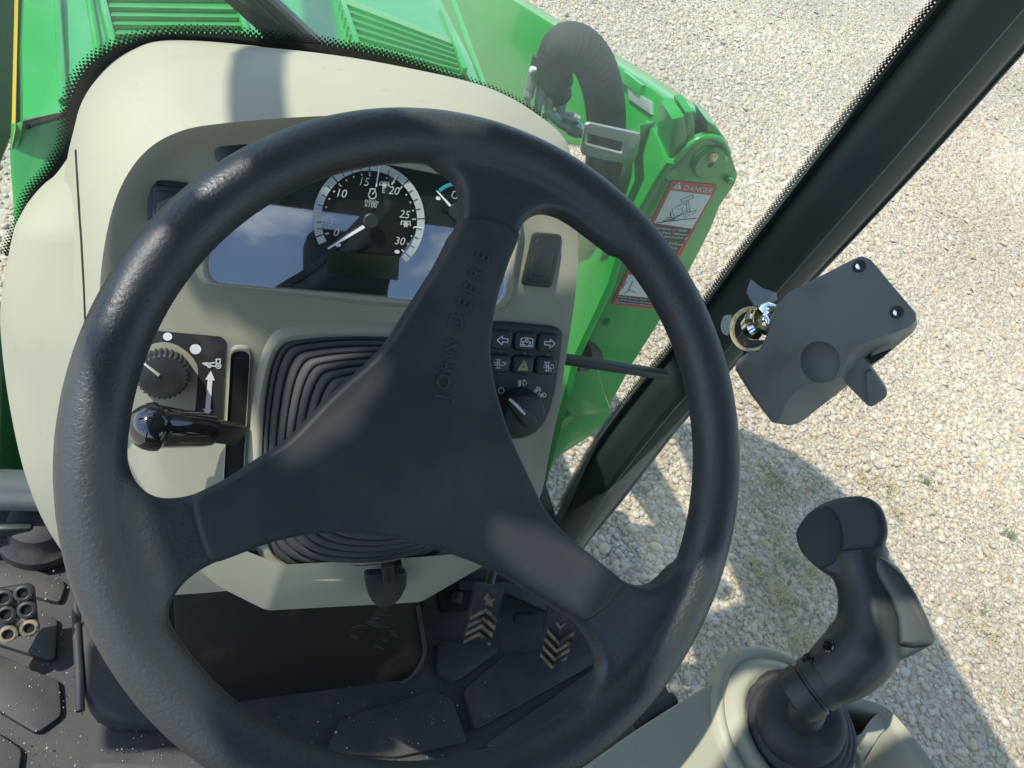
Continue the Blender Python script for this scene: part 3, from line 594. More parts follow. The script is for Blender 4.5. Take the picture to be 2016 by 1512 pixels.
# ================================================================== DASHBOARD
dash = thing('dashboard', 'beige plastic dashboard housing behind the steering wheel', 'dashboard', DASH.w(0, -.1, 0))
crease = [  # (front rim in the picture, its height off the dash face), matching point of the rear edge on the windscreen plane
 ((250, 897), -.012, None, (-.262, .30)), ((222, 790), -.006, None, (-.268, .42)), ((202, 680), .0, None, (-.266, .50)), ((196, 590), .006, (160, 330), None),
 ((203, 500), .010, (156, 298), None), ((222, 410), .014, (163, 233), None), ((250, 345), .017, (173, 187), None), ((290, 295), .020, (203, 140), None), ((345, 262), .022, (258, 99), None),
 ((420, 245), .024, (333, 79), None), ((600, 230), .026, (500, 90), None), ((800, 226), .026, (700, 121), None), ((950, 245), .024, (905, 167), None), ((1045, 300), .020, (1010, 210), None), ((1105, 365), .014, (1065, 250), None),
 ((1133, 430), .008, None, (.178, .66)), ((1138, 510), .004, None, (.180, .60)), ((1130, 600), .002, None, (.180, .53)), ((1115, 700), .002, None, (.174, .46)), ((1100, 800), .002, None, (.164, .38)), ((1080, 900), .002, None, (.155, .30)), ((1060, 985), .0, None, (.14, .22)),
 ((1000, 1060), -.004, None, (.12, .16)), ((640, 1085), -.004, None, (-.03, .14)), ((430, 1075), -.006, None, (-.18, .16)), ((320, 1010), -.010, None, (-.25, .2))]
fr_, bk_ = [], []
for p, h, bp, bw in crease:
    fr_.append(DASH.P(*p, h)); bk_.append(GLASS.P(*bp, .004) if bp else V3((bw[0], .416, bw[1])))
fr_s = spline(fr_, 6, True); bk_s = spline(bk_, 6, True); cF = np.mean(fr_s, axis=0)
def inset(p, d, hh):
    """towards the middle of the face by d and down to height hh above the face plane"""
    q = p - DASH.o; u, v = q @ DASH.ex, q @ DASH.ey; c = cF - DASH.o; cu, cv = c @ DASH.ex, c @ DASH.ey
    l = math.hypot(u - cu, v - cv); return DASH.w(u - (u - cu) / l * d, v - (v - cv) / l * d, hh)
def hgt(p): return (p - DASH.o) @ DASH.n
rings = [bk_s]
for t, b_ in ((.08, .003), (.25, .011), (.5, .018), (.75, .013), (.92, .005)):
    rings.append([(1 - t) * b + t * f + unit((f - cF) * V3((1, 0, 1)) + V3((0, 0, .02))) * b_ * (1 if f[2] > .60 else .15) for b, f in zip(bk_s, fr_s)])
rings.append([f + DASH.n * .0 for f in fr_s])
for d, k in ((.003, .93), (.007, .72), (.012, .42), (.017, .16), (.023, .0)): rings.append([inset(f, d, hgt(f) * k) for f in fr_s])
bm = bmesh.new(); add_loft(bm, rings, True); bm.faces.new([bm.verts.new(p) for p in rings[-1]]); bmesh.ops.remove_doubles(bm, verts=bm.verts, dist=1e-5)
shell = link('dash_shell', bm_mesh(bm), M['beige'], dash, 60)
# left side panel
pairs = [((143, 297), (147, 300)), ((110, 343), (152, 370)), ((77, 377), (157, 433)), ((40, 480), (163, 504)), ((18, 587), (166, 571)), ((19, 671), (170, 650)), ((29, 771), (185, 740)), ((46, 871), (205, 830)), ((62, 937), (235, 920)), ((87, 1008), (280, 1000)), ((120, 1065), (350, 1105)), ((165, 1120), (440, 1160))]
SB = Frame((0, .40, 0), (1, 0, 0), (0, 0, 1)); nl = 9
L0 = spline([SB.P(*a) for a, b in pairs], 5); L1 = spline([DASH.P(b[0] + 45, b[1], -.032) for a, b in pairs], 5)
rows_ = []
for j in range(nl):
    t = j / (nl - 1); rows_.append([(1 - t) * a + t * b + V3((-.028, -.02, 0)) * math.sin(math.pi * t) * min(1, i / 12) for i, (a, b) in enumerate(zip(L0, L1))])
bm = bmesh.new(); add_loft(bm, [[a + V3((.06, .0, 0)) for a in L0]] + rows_, False); link('side_panel', bm_mesh(bm), M['beige'], dash, 50)
from mathutils.bvhtree import BVHTree
def on_surface(ob, px, lift):
    """where the line of sight meets that part, lifted a little off it"""
    d = unit(ray(*px)); og = ORG[ob.name]; t = BVHTree.FromPolygons([Vector(V3(v.co) + og) for v in ob.data.vertices], [tuple(p.vertices) for p in ob.data.polygons])
    h = t.ray_cast(Vector(CAM), Vector(d)); return None if h[0] is None else V3(h[0]) - d * lift
panel_ = [o for o in dash.children if o.name.startswith('side_panel')][0]; sm_ = []
for p in ((150, 296), (152, 330), (155, 380), (158, 430), (161, 470), (163, 504), (165, 540), (167, 580), (169, 630), (173, 690)):
    hits = [h for h in (on_surface(shell, p, .0), on_surface(panel_, p, .0)) if h is not None]
    if hits: sm_.append(min(hits, key=lambda q: np.linalg.norm(q - CAM)))
if len(sm_) > 2: tube('panel_seam', spline(sm_, 4), .0011, M['dark'], dash, 6)
hk = spline([SB.P(*p, .012) for p in ((64, 960), (62, 880), (55, 790), (55, 755), (62, 738), (72, 745), (82, 775), (98, 810), (112, 838))], 5); tube('moulded_grip', hk, .005, M['beige'], dash, 8)
# column shroud below the boot
SHR = lambda x, y, h: DASH.P(x, y, h)
vv = [SHR(300, 985, -.012), SHR(420, 1060, .004), SHR(555, 1112, .014), SHR(838, 1096, .014), SHR(960, 1085, .006), SHR(1050, 1010, -.004), SHR(955, 1114, -.030), SHR(829, 1189, -.010), SHR(523, 1206, -.010), SHR(433, 1160, -.030), SHR(385, 1122, -.034)]
bm = bmesh.new(); v = [bm.verts.new(p) for p in vv]; b_ = [bm.verts.new(p - DASH.n * .03 + DASH.ey * .012) for p in vv]
for f in ((2, 3, 7, 8), (1, 2, 8, 9), (0, 1, 9, 10), (3, 4, 6, 7), (4, 5, 6)): bm.faces.new([v[i] for i in f])
bl_ = [0, 10, 9, 8, 7, 6, 5]
for i, j in zip(bl_[:-1], bl_[1:]): bm.faces.new((v[i], v[j], b_[j], b_[i]))
bmesh.ops.recalc_face_normals(bm, faces=bm.faces); bmesh.ops.bevel(bm, geom=[e for e in bm.edges if len(e.link_faces) == 2], offset=.004, segments=3, profile=.5, affect='EDGES')
link('column_shroud', bm_mesh(bm), M['beige'], dash, 40)
# raised lip round the boot opening
def ring_part(name, F, pts, wd, h0, h1, m, par):
    bm = bmesh.new(); c = np.mean(pts, axis=0)
    def off(d, h): return [F.w(*(np.array(p) + (np.array(p) - c) / np.linalg.norm(np.array(p) - c) * d), h) for p in pts]
    add_loft(bm, [off(-wd * .1, h0), off(0, h1 * .8 + h0 * .2), off(wd * .3, h1), off(wd * .7, h1), off(wd, h1 * .6 + h0 * .4), off(wd * 1.5, h0)], True); return link(name, bm_mesh(bm), m, par, 50)
bu0, bv1 = DASH.uv(520, 780)[0], DASH.uv(660, 662)[1]; bv0 = DASH.uv(640, 1127)[1]
boot_o = [tuple(p[:2]) for p in spline([(*q, 0) for q in DASH.uvs([(545, 690), (600, 664), (760, 660), (900, 676), (945, 720), (950, 850), (930, 990), (860, 1086), (760, 1122), (640, 1128), (560, 1108), (524, 1060), (514, 960), (520, 800)])], 5, True)]
ring_part('boot_surround', DASH, boot_o, .007, .0, .006, M['beige_face'], dash)
# corrugated boot: folds that climb towards the column
boot = thing('column_boot', 'black corrugated rubber boot round the steering column', 'boot', DASH.w(0, 0, 0))
N_ = len(boot_o); boot_e = [(.0 + .036 * math.cos(math.atan2(v + .004, u + .004)), .0 + .036 * math.sin(math.atan2(v + .004, u + .004))) for u, v in boot_o]
rings = []; nf = 12
for k in range(nf):
    for q, (dt, dh) in enumerate(((0, 0), (.25, .0022), (.55, .0038), (.80, .0034), (.95, .0017))):
        t = (k + dt) / nf; h = .085 * (k / nf) + dh + .002
        rings.append([DASH.w(*(np.array(a) * (1 - t) + np.array(b) * t), h) + (WHEEL.n - DASH.n) * h * .9 for a, b in zip(boot_o, boot_e)])
bm = bmesh.new(); add_loft(bm, rings, True, False, False); link('bellows', bm_mesh(bm), M['boot'], boot, 70)
col = thing('steering_column', 'dark steering column tube between boot and steering wheel', 'column', WC - .16 * WHEEL.n)
lathe('column_tube', WC - .16 * WHEEL.n, WHEEL.n, [(.034, .0), (.034, .09), (.042, .095), (.042, .13), (0, .13)], M['black'], col)
# range slot, switch blanks and round cap in the dash face
slot = DASH.uvs([(455, 690), (492, 690), (478, 940), (440, 952)])
prism('slot_liner', DASH, roundpoly(slot, .006, 4), .0003, .0012, M['dark'], dash)
ring_part('slot_lip', DASH, roundpoly(slot, .006, 4), .003, .0, .003, M['beige_face'], dash)
def blank(pts, frame_w, nm, lbl):
    q = DASH.uvs(pts, .004); b = prism(nm, DASH, roundpoly(q, .004, 4), .0, .004, M['black'], dash, .0015, 2); b['label'] = lbl
    c = np.mean(q, axis=0); inn = [tuple(c + (np.array(p) - c) * .80) for p in q]; prism('blank_cap', DASH, roundpoly(inn, .003, 4), .004, .0065, M['black'], b, .0012, 2)
    inn = [tuple(c + (np.array(p) - c) * .58) for p in q]; prism('blank_pad', DASH, roundpoly(inn, .002, 3), .0065, .0075, M['black'], b, .0006, 2)
blank([(1052, 458), (1108, 462), (1087, 568), (1028, 562)], 0, 'switch_blank', 'blank switch cap right of the wheel')
blank([(292, 352), (378, 362), (372, 448), (290, 440)], 0, 'switch_blank', 'blank switch cap left of the wheel')
lathe('round_plug', DASH.P(462, 302, 0), DASH.n, [(0, 0), (.013, 0), (.013, .003), (.010, .005), (0, .005)], M['black'], dash)
# label plate of the throttle dial
pk = lambda pts: crop(5.6, 250, 630, pts)
plate = prism('label_plate', DASH, roundpoly(DASH.uvs([(205, 640)] + pk([(350, 118), (1085, 185), (1040, 1140), (700, 1100)]) + [(190, 830)]), .005, 4), .0004, .0014, M['label'], dash)
cut_pts = DASH.uvs(pk([(300, 255), (400, 240), (480, 250), (570, 285), (660, 345), (730, 420), (775, 500), (785, 580), (770, 800), (750, 1010), (740, 1100), (-100, 1060), (-60, 700), (60, 420), (180, 300)]), .0014)
flat('plate_window', DASH, [cut_pts], .0018, M['beige_face'], plate)
for x, y, r_ in ((448, 183, .0030), (755, 322, .0038)):
    c = DASH.uv(*pk([(x, y)])[0], .0018); flat('scale_dot', DASH, [circle(*c, r_, 24)], .0019, M['white'], plate)
flat('double_arrow', DASH, [DASH.uvs(pk(p), .0019) for p in ([(925, 558), (970, 668), (862, 655)], [(890, 655), (942, 662), (918, 985), (862, 980)], [(833, 978), (938, 990), (893, 1060)])], .0019, M['white'], plate)
strokes('tractor_symbol', DASH, [pk(l) for l in ([(905, 475), (985, 470), (985, 432), (1030, 432), (1022, 485)], [(905, 475), (895, 488)], [(935, 505), (975, 510)], [(890, 470), (832, 478), (885, 505)], [(850, 480), (905, 490)], arc_px(908, 502, 20, 22, 0, 360, 16), arc_px(908, 502, 7, 8, 0, 360, 8), arc_px(1008, 505, 27, 28, 0, 360, 18), arc_px(1008, 505, 9, 9, 0, 360, 8))], .00085, .0019, M['white'], plate)

# throttle dial
td = thing('throttle_dial', 'black knurled dial with a cream pointer left of the steering column', 'dial', DASH.P(*pk([(395, 615)])[0], .002))
ru_ = .0172; prof = [(1, 0), (1, .010), (.94, .0125), (.88, .013)]
ctr = np.array(DASH.uv(*pk([(395, 615)])[0], .012)); bm = bmesh.new(); rings = []
for r_, h in prof: rings.append([DASH.w(ctr[0] + ru_ * max(r_, .001) * (1 + (.045 if r_ > .9 else 0) * math.cos(30 * a)) * math.cos(a), ctr[1] + ru_ * max(r_, .001) * (1 + (.045 if r_ > .9 else 0) * math.cos(30 * a)) * math.sin(a), h + .002) for a in np.linspace(0, 2 * np.pi, 181)[:-1]])
add_loft(bm, rings, True, True, True); link('dial_knob', bm_mesh(bm), M['black'], td, 30)
prism('pointer', DASH, DASH.uvs(pk([(185, 490), (205, 475), (368, 598), (350, 625)]), .015), .0149, .0166, M['cream'], td, .0006)

# shuttle lever
lv = thing('shuttle_lever', 'glossy black lever with a rounded knob sticking out of the dash slot', 'lever', DASH.P(460, 850, 0))
path = [DASH.P(266, 842, .050), DASH.P(280, 841, .049), DASH.P(305, 840, .045), DASH.P(350, 843, .036), DASH.P(395, 846, .026), DASH.P(413, 847, .022)]
tip = path[0]; dr = unit(path[2] - tip)
pts_, rr_ = [], []
for k in range(7): a = R(90 * k / 6); pts_.append(tip + dr * .017 * (1 - math.cos(a)) - dr * .0045); rr_.append(0.0165 * math.sin(a) + .0004)
for q, r_ in zip(spline(path[2:], 4), np.linspace(.0152, .0115, 13)): pts_.append(q); rr_.append(r_)
tube('lever_knob', pts_, rr_, M['gloss'], lv, 28, True, 60)
A, B = path[-1], DASH.P(466, 855, .004); dl = unit(B - A); s2 = unit(np.cross(dl, DASH.n))
boxo('lever_shank', (A + B) / 2, (np.linalg.norm(B - A) + .01, .017, .007), M['black'], lv, .001, (dl, s2, np.cross(dl, s2)))

# ---------------- instrument cluster
ck = lambda pts: crop(3.36, 400, 300, pts)
cl_ = thing('instrument_cluster', 'glass fronted instrument cluster with rev counter seen through the steering wheel', 'instrument cluster', DASH.w(-.03, .17, 0))
cpx = [(409, 505), (412, 538), (427, 553), (519, 562), (751, 581), (900, 598), (969, 602), (989, 581), (997, 515), (1012, 430), (990, 380), (906, 351), (769, 324), (600, 312), (520, 330), (455, 400)]
cu = roundpoly(DASH.uvs(cpx), .010, 4)
prism('cluster_face', DASH, cu, .0002, .0012, M['dial'], cl_)
ring_part('cluster_bezel', DASH, cu, .006, .0, .0065, M['beige_face'], cl_)
flat('lens', DASH, [cu], .0052, M['lens'], cl_)
hD = .0056; C0 = np.array(DASH.uv(*ck([(1106, 452)])[0], hD)); Ro = abs(DASH.uv(*ck([(1472, 420)])[0], hD)[0] - C0[0]); Ri = Ro * .86
def tang(v):
    xs_, ys_ = [0, 5, 10, 15, 20, 25, 30], [203, 181, 137.5, 97, 53, 9, -35.5]; return R(float(np.interp(v, xs_, ys_)))
def ringseg(a0, a1, r0, r1, n=4): return [(C0[0] + r1 * math.cos(a0 + (a1 - a0) * k / n), C0[1] + r1 * math.sin(a0 + (a1 - a0) * k / n)) for k in range(n + 1)] + [(C0[0] + r0 * math.cos(a1 + (a0 - a1) * k / n), C0[1] + r0 * math.sin(a1 + (a0 - a1) * k / n)) for k in range(n + 1)]
flat('dial_field', DASH, [circle(*C0, Ri * .995, 48)], .0014, M['ink'], cl_)
cuts = [R(212)] + [tang(v) for v in (0, 5)] + [tang(v) for v in range(10, 31, 5)] + [R(-43)]
tk = []
for a0, a1 in zip(cuts[:-1], cuts[1:]): flat('dial_segment', DASH, [ringseg(a0 - .012, a1 + .012, Ri, Ro, 6)], hD, M['pale'], cl_)
for v in [1.7, 3.3] + [5 + x for x in np.arange(1.25, 25, 1.25) if abs(x % 5) > .1]:
    a = tang(v); d = np.array([math.cos(a), math.sin(a)]); tk.append([tuple(C0 + d * Ri * 1.005), tuple(C0 + d * (Ri + (Ro - Ri) * .55))])
flat('dial_tick', DASH, ribbons(DASH, tk, .0007), hD + .0002, M['ink'], cl_)
dt = [circle(*(C0 + np.array([math.cos(tang(v)), math.sin(tang(v))]) * Ri * .93), .0007, 8) for v in [1.7, 3.3] + list(np.arange(6.25, 30, 1.25))]
dt += ribbons(DASH, [[tuple(C0 + np.array([math.cos(tang(v)), math.sin(tang(v))]) * Ri * .90), tuple(C0 + np.array([math.cos(tang(v)), math.sin(tang(v))]) * Ri * .96)] for v in range(0, 31, 5)], .0012)
flat('dial_dots', DASH, dt, hD + .0002, M['pale'], cl_)['kind'] = 'stuff'
for v, r1, r2 in ((26.1, Ri * .95, Ro * .98), (18.6, Ri * .87, Ri * 1.08), (16.2, Ri * .70, Ro * .96)): flat('power_mark', DASH, ribbons(DASH, [[tuple(C0 + np.array([math.cos(tang(v)), math.sin(tang(v))]) * r1), tuple(C0 + np.array([math.cos(tang(v)), math.sin(tang(v))]) * r2)]], .0009), hD + .0003, M['white'], cl_)
for s, x, y in (('0', 877, 530), ('5', 840, 460), ('10', 910, 272), ('15', 1060, 195), ('20', 1260, 255), ('25', 1330, 412), ('30', 1298, 588)):
    text('numeral', s, DASH, DASH.uv(*ck([(x, y)])[0], hD), .0082, hD + .0003, M['pale'], cl_, 0, 0, 'CENTER', 0, .18)
text('numeral', 'E', DASH, DASH.uv(*ck([(1193, 255)])[0], hD), .005, hD + .0003, M['pale'], cl_)
text('unit_text', 'n/min', DASH, DASH.uv(*ck([(1113, 325)])[0], hD), .0046, hD + .0003, M['pale'], cl_, 0, 0, 'CENTER', 0, .2)
text('unit_text', 'x100', DASH, DASH.uv(*ck([(1108, 350)])[0], hD), .0046, hD + .0003, M['pale'], cl_)
strokes('engine_symbol', DASH, [ck(l) for l in (arc_px(1120, 280, 25, 27, -55, 235, 16), [(1105, 258), (1105, 242), (1137, 242), (1137, 258)], [(1120, 278), (1128, 264)])], .0009, hD + .0003, M['pale'], cl_)
strokes('shaft_symbol', DASH, [ck(l) for l in ([(1168, 218), (1172, 195), (1225, 198), (1230, 225)], [(1308, 478), (1312, 455), (1368, 458), (1370, 485)])], .0009, hD + .0003, M['pale'], cl_)
flat('shaft_symbol', DASH, [DASH.uvs(ck([(cx + 17 * (1 + .28 * math.cos(6 * t)) * math.cos(t), cy + 19 * (1 + .28 * math.cos(6 * t)) * math.sin(t)) for t in np.linspace(2 * np.pi, 0, 37)[:-1]]), hD) for cx, cy in ((1198, 215), (1340, 475))], hD + .0003, M['pale'], cl_)
prism('needle', DASH, DASH.uvs(ck([(1058, 482), (1072, 498), (830, 640), (822, 634)]), .0075), .0070, .0078, M['white'], cl_)
lathe('needle_hub', DASH.w(C0[0], C0[1], .0058), DASH.n, [(0, 0), (.0056, 0), (.0056, .0020), (.0048, .0026), (0, .0026)], M['dial'], cl_)
for x, y in ((893, 612), (1282, 657)):
    c = DASH.uv(*ck([(x, y)])[0], hD); flat('stop_peg', DASH, [rrect(c[0] - .0020, c[0] + .0020, c[1] - .0013, c[1] + .0013, .0012, 3)], hD + .0004, M['white'], cl_)
flat('display', DASH, [roundpoly(DASH.uvs(ck([(826, 650), (1300, 690), (1290, 848), (822, 800)]), hD), .0015, 3)], .0054, M['lcd'], cl_)
flat('dark_window', DASH, [circle(*DASH.uv(*ck([(583, 362)])[0], hD), .0075, 28)], .0015, M['dark'], cl_)
flat('dark_window', DASH, [DASH.uvs(ck([(340, 425), (670, 452), (668, 470), (320, 448)]), hD), DASH.uvs(ck([(540, 870), (700, 880), (690, 700), (580, 690)]), hD)], .0015, M['dark'], cl_)
C1 = np.array(DASH.uv(*ck([(1672, 385)])[0], hD)); r1 = .0215
flat('temperature_band', DASH, [[(C1[0] + r * math.cos(R(a)), C1[1] + r * math.sin(R(a))) for r, seq in ((r1, range(140, 49, -6)), (r1 * .87, range(50, 141, 6))) for a in seq]], hD + .0001, M['teal'], cl_)
prism('needle', DASH, DASH.uvs(ck([(1540, 252), (1553, 256), (1642, 350), (1628, 358)]), .0075), .0070, .0078, M['white'], cl_)
lathe('needle_hub', DASH.w(C1[0], C1[1], .0058), DASH.n, [(0, 0), (.0058, 0), (.0058, .0020), (0, .0024)], M['dial'], cl_)
flat('stop_peg', DASH, [rrect(*(lambda c: (c[0] - .002, c[0] + .002, c[1] - .0013, c[1] + .0013))(DASH.uv(*ck([(1555, 303)])[0], hD)), .0012, 3)], hD + .0003, M['white'], cl_)
strokes('engine_symbol', DASH, [ck(l) for l in (arc_px(1665, 285, 19, 20, -55, 235, 14), [(1653, 268), (1654, 258), (1680, 260), (1679, 270)], [(1692, 262), (1686, 312)])], .0007, hD + .0003, M['pale'], cl_)

# ---------------- keypad
kk = lambda pts: crop(5.815, 930, 620, pts)
kp = thing('keypad', 'black rubber keypad with six buttons and a light switch right of the steering column', 'keypad', DASH.P(1035, 740))
body = DASH.uvs([(958, 650)] + kk([(215, 92), (420, 92), (940, 140), (1010, 165), (1040, 215), (1030, 330), (1000, 560), (960, 850), (900, 1080), (830, 1240), (720, 1360), (590, 1415), (420, 1430), (300, 1420), (200, 1250)]) + [(955, 780)], .005)
prism('keypad_body', DASH, roundpoly(body, .004, 3), .0, .0052, M['black'], kp, .002, 3)
hB = .0092
def button(x, y, lbl):
    c = DASH.uv(*kk([(x, y)])[0], hB); b = prism('push_button', DASH, rrect(c[0] - .0098, c[0] + .0098, c[1] - .0082, c[1] + .0082, .0045, 5), .004, hB, M['black'], kp, .0022, 3); b['label'] = lbl; return b
b1, b2, b3 = button(338, 292, 'button with a left arrow'), button(612, 312, 'button with a display symbol'), button(878, 328, 'button with a right arrow')
b4, b5, b6 = button(312, 562, 'button with a filter symbol and P'), button(586, 578, 'button with a hazard triangle'), button(850, 590, 'button with a crossed out filter symbol')
hI = hB + .0003; wI = .0009
ic = lambda nm, ls, par, m=None, wd=wI: strokes(nm, DASH, [kk(l) for l in ls], wd, hI, m or M['white'], par)
ic('arrow_symbol', [[(283, 288), (345, 242), (343, 268), (410, 275), (405, 315), (343, 308), (340, 340), (283, 288)]], b1)
ic('arrow_symbol', [[(948, 330), (893, 280), (892, 308), (828, 303), (830, 342), (888, 345), (886, 380), (948, 330)]], b3)
ic('display_symbol', [[(558, 270), (620, 262), (692, 275), (688, 362), (550, 355), (558, 270)], [(565, 340), (605, 343)], [(640, 345), (680, 348)], arc_px(622, 300, 20, 18, 200, 340, 6), [(603, 294), (622, 318), (640, 294)], arc_px(580, 312, 12, 11, 0, 360, 8), arc_px(660, 318, 12, 11, 0, 360, 8)], b2, wd=.0008)
filt = lambda ox, oy: [[(ox - 28, oy - 50), (ox + 28, oy - 46)], [(ox - 28, oy + 46), (ox + 24, oy + 50)], [(ox - 48, oy - 14), (ox + 25, oy - 10)], [(ox - 48, oy + 10), (ox + 25, oy + 14)], [(ox - 12, oy - 40), (ox - 12, oy + 40)], [(ox + 10, oy - 40), (ox + 10, oy + 40)], arc_px(ox + 48, oy, 20, 22, -120, 160, 10)]
ic('filter_symbol', filt(298, 560) + [[(362, 585), (366, 545), (385, 547), (386, 565), (366, 566)]], b4, wd=.0006)
ic('filter_symbol', filt(862, 592) + [[(822, 535), (908, 648)]], b6, wd=.0006)
ic('hazard_symbol', [[(595, 525), (637, 632), (528, 627), (595, 525)], [(594, 558), (617, 615), (556, 612), (594, 558)]], b5, M['icon_yellow'])
for x, y in ((323, 426), (597, 440), (860, 458)): lathe('indicator_light', DASH.P(*kk([(x, y)])[0], .0050), DASH.n, [(0, 0), (.0015, 0), (.0015, .0006), (0, .0008)], M['box_plastic'], kp, 12)
hK = .0056; strokes('light_symbol', DASH, [kk(l) for l in (arc_px(330, 865, 32, 32, 0, 360, 24), arc_px(585, 778, 33, 30, -95, 95, 12) + [(580, 752)], [(555, 755), (528, 757)], [(555, 770), (526, 776)], [(555, 785), (526, 795)], [(555, 800), (528, 815)], [(545, 750), (545, 815)])], .0009, hK, M['white'], kp)
strokes('light_symbol', DASH, [kk(l) for l in (arc_px(752, 845, 22, 20, -160, 60, 10) + [(732, 835)], [(728, 850), (700, 882)], [(740, 858), (712, 885)], [(752, 866), (728, 888)], [(785, 860), (752, 918)], arc_px(818, 918, 24, 22, -120, 100, 10) + [(806, 898)], [(800, 905), (772, 915)], [(800, 918), (774, 930)], [(802, 932), (776, 945)])], .0008, hK, M['white'], kp)
kn = lathe('light_switch', DASH.P(*kk([(530, 1100)])[0], .005), DASH.n, [(0, 0), (.0215, 0), (.0215, .002), (.0205, .004), (.0200, .011), (.0185, .0135), (.0170, .0140), (0, .0140)], M['black'], kp, 48)
gu = DASH.uvs(kk([(385, 1005), (430, 945), (500, 985), (600, 1080), (730, 1190), (705, 1250), (590, 1310), (560, 1250), (470, 1110)]), .019)
prism('switch_grip', DASH, roundpoly(DASH.uvs(kk([(388, 1010), (425, 945), (520, 1000), (735, 1190), (695, 1260), (600, 1300), (520, 1180)]), .022), .004, 3), .018, .026, M['black'], kn, .003, 3)
prism('pointer_line', DASH, DASH.uvs(kk([(413, 972), (432, 955), (505, 1010), (612, 1128), (596, 1152), (490, 1045)]), .0262), .0258, .0266, M['white'], kn, .0003)

# ================================================================== STEERING WHEEL
sw = thing('steering_wheel', 'black three spoke steering wheel filling the middle of the picture', 'steering wheel', WC)
bm = bmesh.new(); RW, rw = .2, .0170; nU, nV = 160, 24
rings = [[WHEEL.w((RW + rw * math.cos(b)) * math.cos(a), (RW + rw * math.cos(b)) * math.sin(a), rw * math.sin(b)) for b in np.linspace(0, 2 * np.pi, nV + 1)[:-1]] for a in np.linspace(0, 2 * np.pi, nU + 1)]
add_loft(bm, rings, True); bmesh.ops.remove_doubles(bm, verts=bm.verts, dist=1e-5)
web_top = [(905, 440), (909, 393), (903, 362), (884, 341), (858, 331), (840, 290), (900, 262), (1000, 290), (1120, 350), (1200, 415), (1246, 492), (1217, 506), (1180, 477), (1150, 454), (1130, 439), (1105, 424), (1072, 415), (1040, 428), (1025, 446), (1017, 470), (990, 530), (870, 520)]
web_left = [(376, 978), (313, 984), (277, 965), (257, 932), (247, 890), (180, 900), (170, 1050), (200, 1200), (270, 1310), (330, 1270), (328, 1215), (340, 1175), (367, 1141), (405, 1115), (480, 1085), (470, 930)]
web_right = [(1219, 1139), (1255, 1155), (1285, 1154), (1306, 1136), (1330, 1110), (1395, 1085), (1390, 1180), (1330, 1290), (1200, 1430), (1140, 1385), (1178, 1330), (1181, 1305), (1170, 1275), (1155, 1250), (1137, 1226), (1060, 1180), (1150, 1085)]
cover = [(905, 432), (870, 505), (815, 591), (765, 671), (715, 721), (672, 757), (633, 794), (567, 864), (500, 907), (433, 951), (372, 979), (388, 1050), (411, 1110), (470, 1088), (533, 1064), (600, 1050), (672, 1046), (760, 1054), (850, 1078), (930, 1106), (985, 1130), (1039, 1164), (1089, 1194), (1139, 1224), (1185, 1190), (1219, 1142), (1155, 1091), (1105, 1051), (1072, 1015), (1055, 987), (1028, 930), (1005, 881), (985, 831), (964, 757), (956, 704), (960, 644), (972, 584), (992, 524), (1018, 462), (965, 438)]
for wv in (web_top, web_left, web_right): add_prism(bm, WHEEL, WHEEL.uvs(wv), -.012, .007, .004, 2, True)
hubc = [tuple(np.array(p) * 1.0) for p in WHEEL.uvs(cover)]
cc_ = np.mean(hubc, axis=0); add_prism(bm, WHEEL, [tuple(cc_ + (np.array(p) - cc_) * .985) for p in hubc], -.024, .000, .005, 2, True)
rim_me = remeshed(bm, .0021, 22, .5); link('wheel_rim', rim_me, M['rim'], sw, 180)
cs = [tuple(p[:2]) for p in spline([(*p, 0) for p in hubc], 3, True)]
cov_bm = bmesh.new(); add_prism(cov_bm, WHEEL, roundpoly(hubc, .006, 3), -.004, .0105, .0058, 4); hub = link('hub_cover', bm_mesh(cov_bm), M['hub'], sw, 50)
letters = [('J', 872, 781), ('O', 875, 752), ('H', 881, 719), ('N', 890, 683), ('D', 900, 634), ('E', 915, 600), ('E', 927, 570), ('R', 939, 540), ('E', 952, 507)]
for i, (ch, x, y) in enumerate(letters):
    a = np.array(WHEEL.uv(*letters[max(0, i - 1)][1:], .0105)); b = np.array(WHEEL.uv(*letters[min(8, i + 1)][1:], .0105)); rot = math.atan2(*(b - a)[::-1])
    text('embossed_letter', ch, WHEEL, WHEEL.uv(x, y, .0105), .0125 if i not in (0, 4) else .0140, .0104, M['letter'], hub, rot, .0008, 'CENTER', .0003)

# ================================================================== CAB FLOOR AND PEDALS
fl = [(-.78, -1.1), (.80, -1.1)] + FLOOR.uvs([(1330, 1385), (1290, 1290), (1215, 1185), (1150, 1105), (1080, 1050), (900, 1060), (300, 1090), (160, 1112), (120, 1096), (0, 1078), (-120, 1070)])
floor = prism('floor', FLOOR, fl, -.05, -.006, M['mat']); floor['kind'] = 'structure'; floor['label'] = 'dark blue grey rubber floor mat of the cab'
def pad(pts, h=.004, r=.006): return prism('mat_panel', FLOOR, roundpoly(FLOOR.uvs(pts, h), r, 3), -.006, h, M['mat'], floor, .002, 2)
pad([(-60, 1105), (30, 1108), (122, 1140), (129, 1152), (118, 1186), (60, 1172), (-60, 1140)])
pad([(-60, 1200), (113, 1216), (110, 1294), (98, 1299), (-60, 1250)])
pad([(-60, 1270), (0, 1288), (117, 1341), (121, 1408), (72, 1444), (0, 1401), (-60, 1365)])
pad([(-60, 1420), (0, 1445), (43, 1475), (34, 1540), (-60, 1540)])
pad([(862, 1262), (862, 1320), (892, 1342), (905, 1338), (982, 1283), (978, 1268)])
pad([(914, 1358), (990, 1292), (1185, 1268), (1176, 1304), (950, 1430), (936, 1436)])
pad([(672, 1413), (845, 1361), (866, 1364), (890, 1376), (921, 1461), (780, 1490), (640, 1482)])
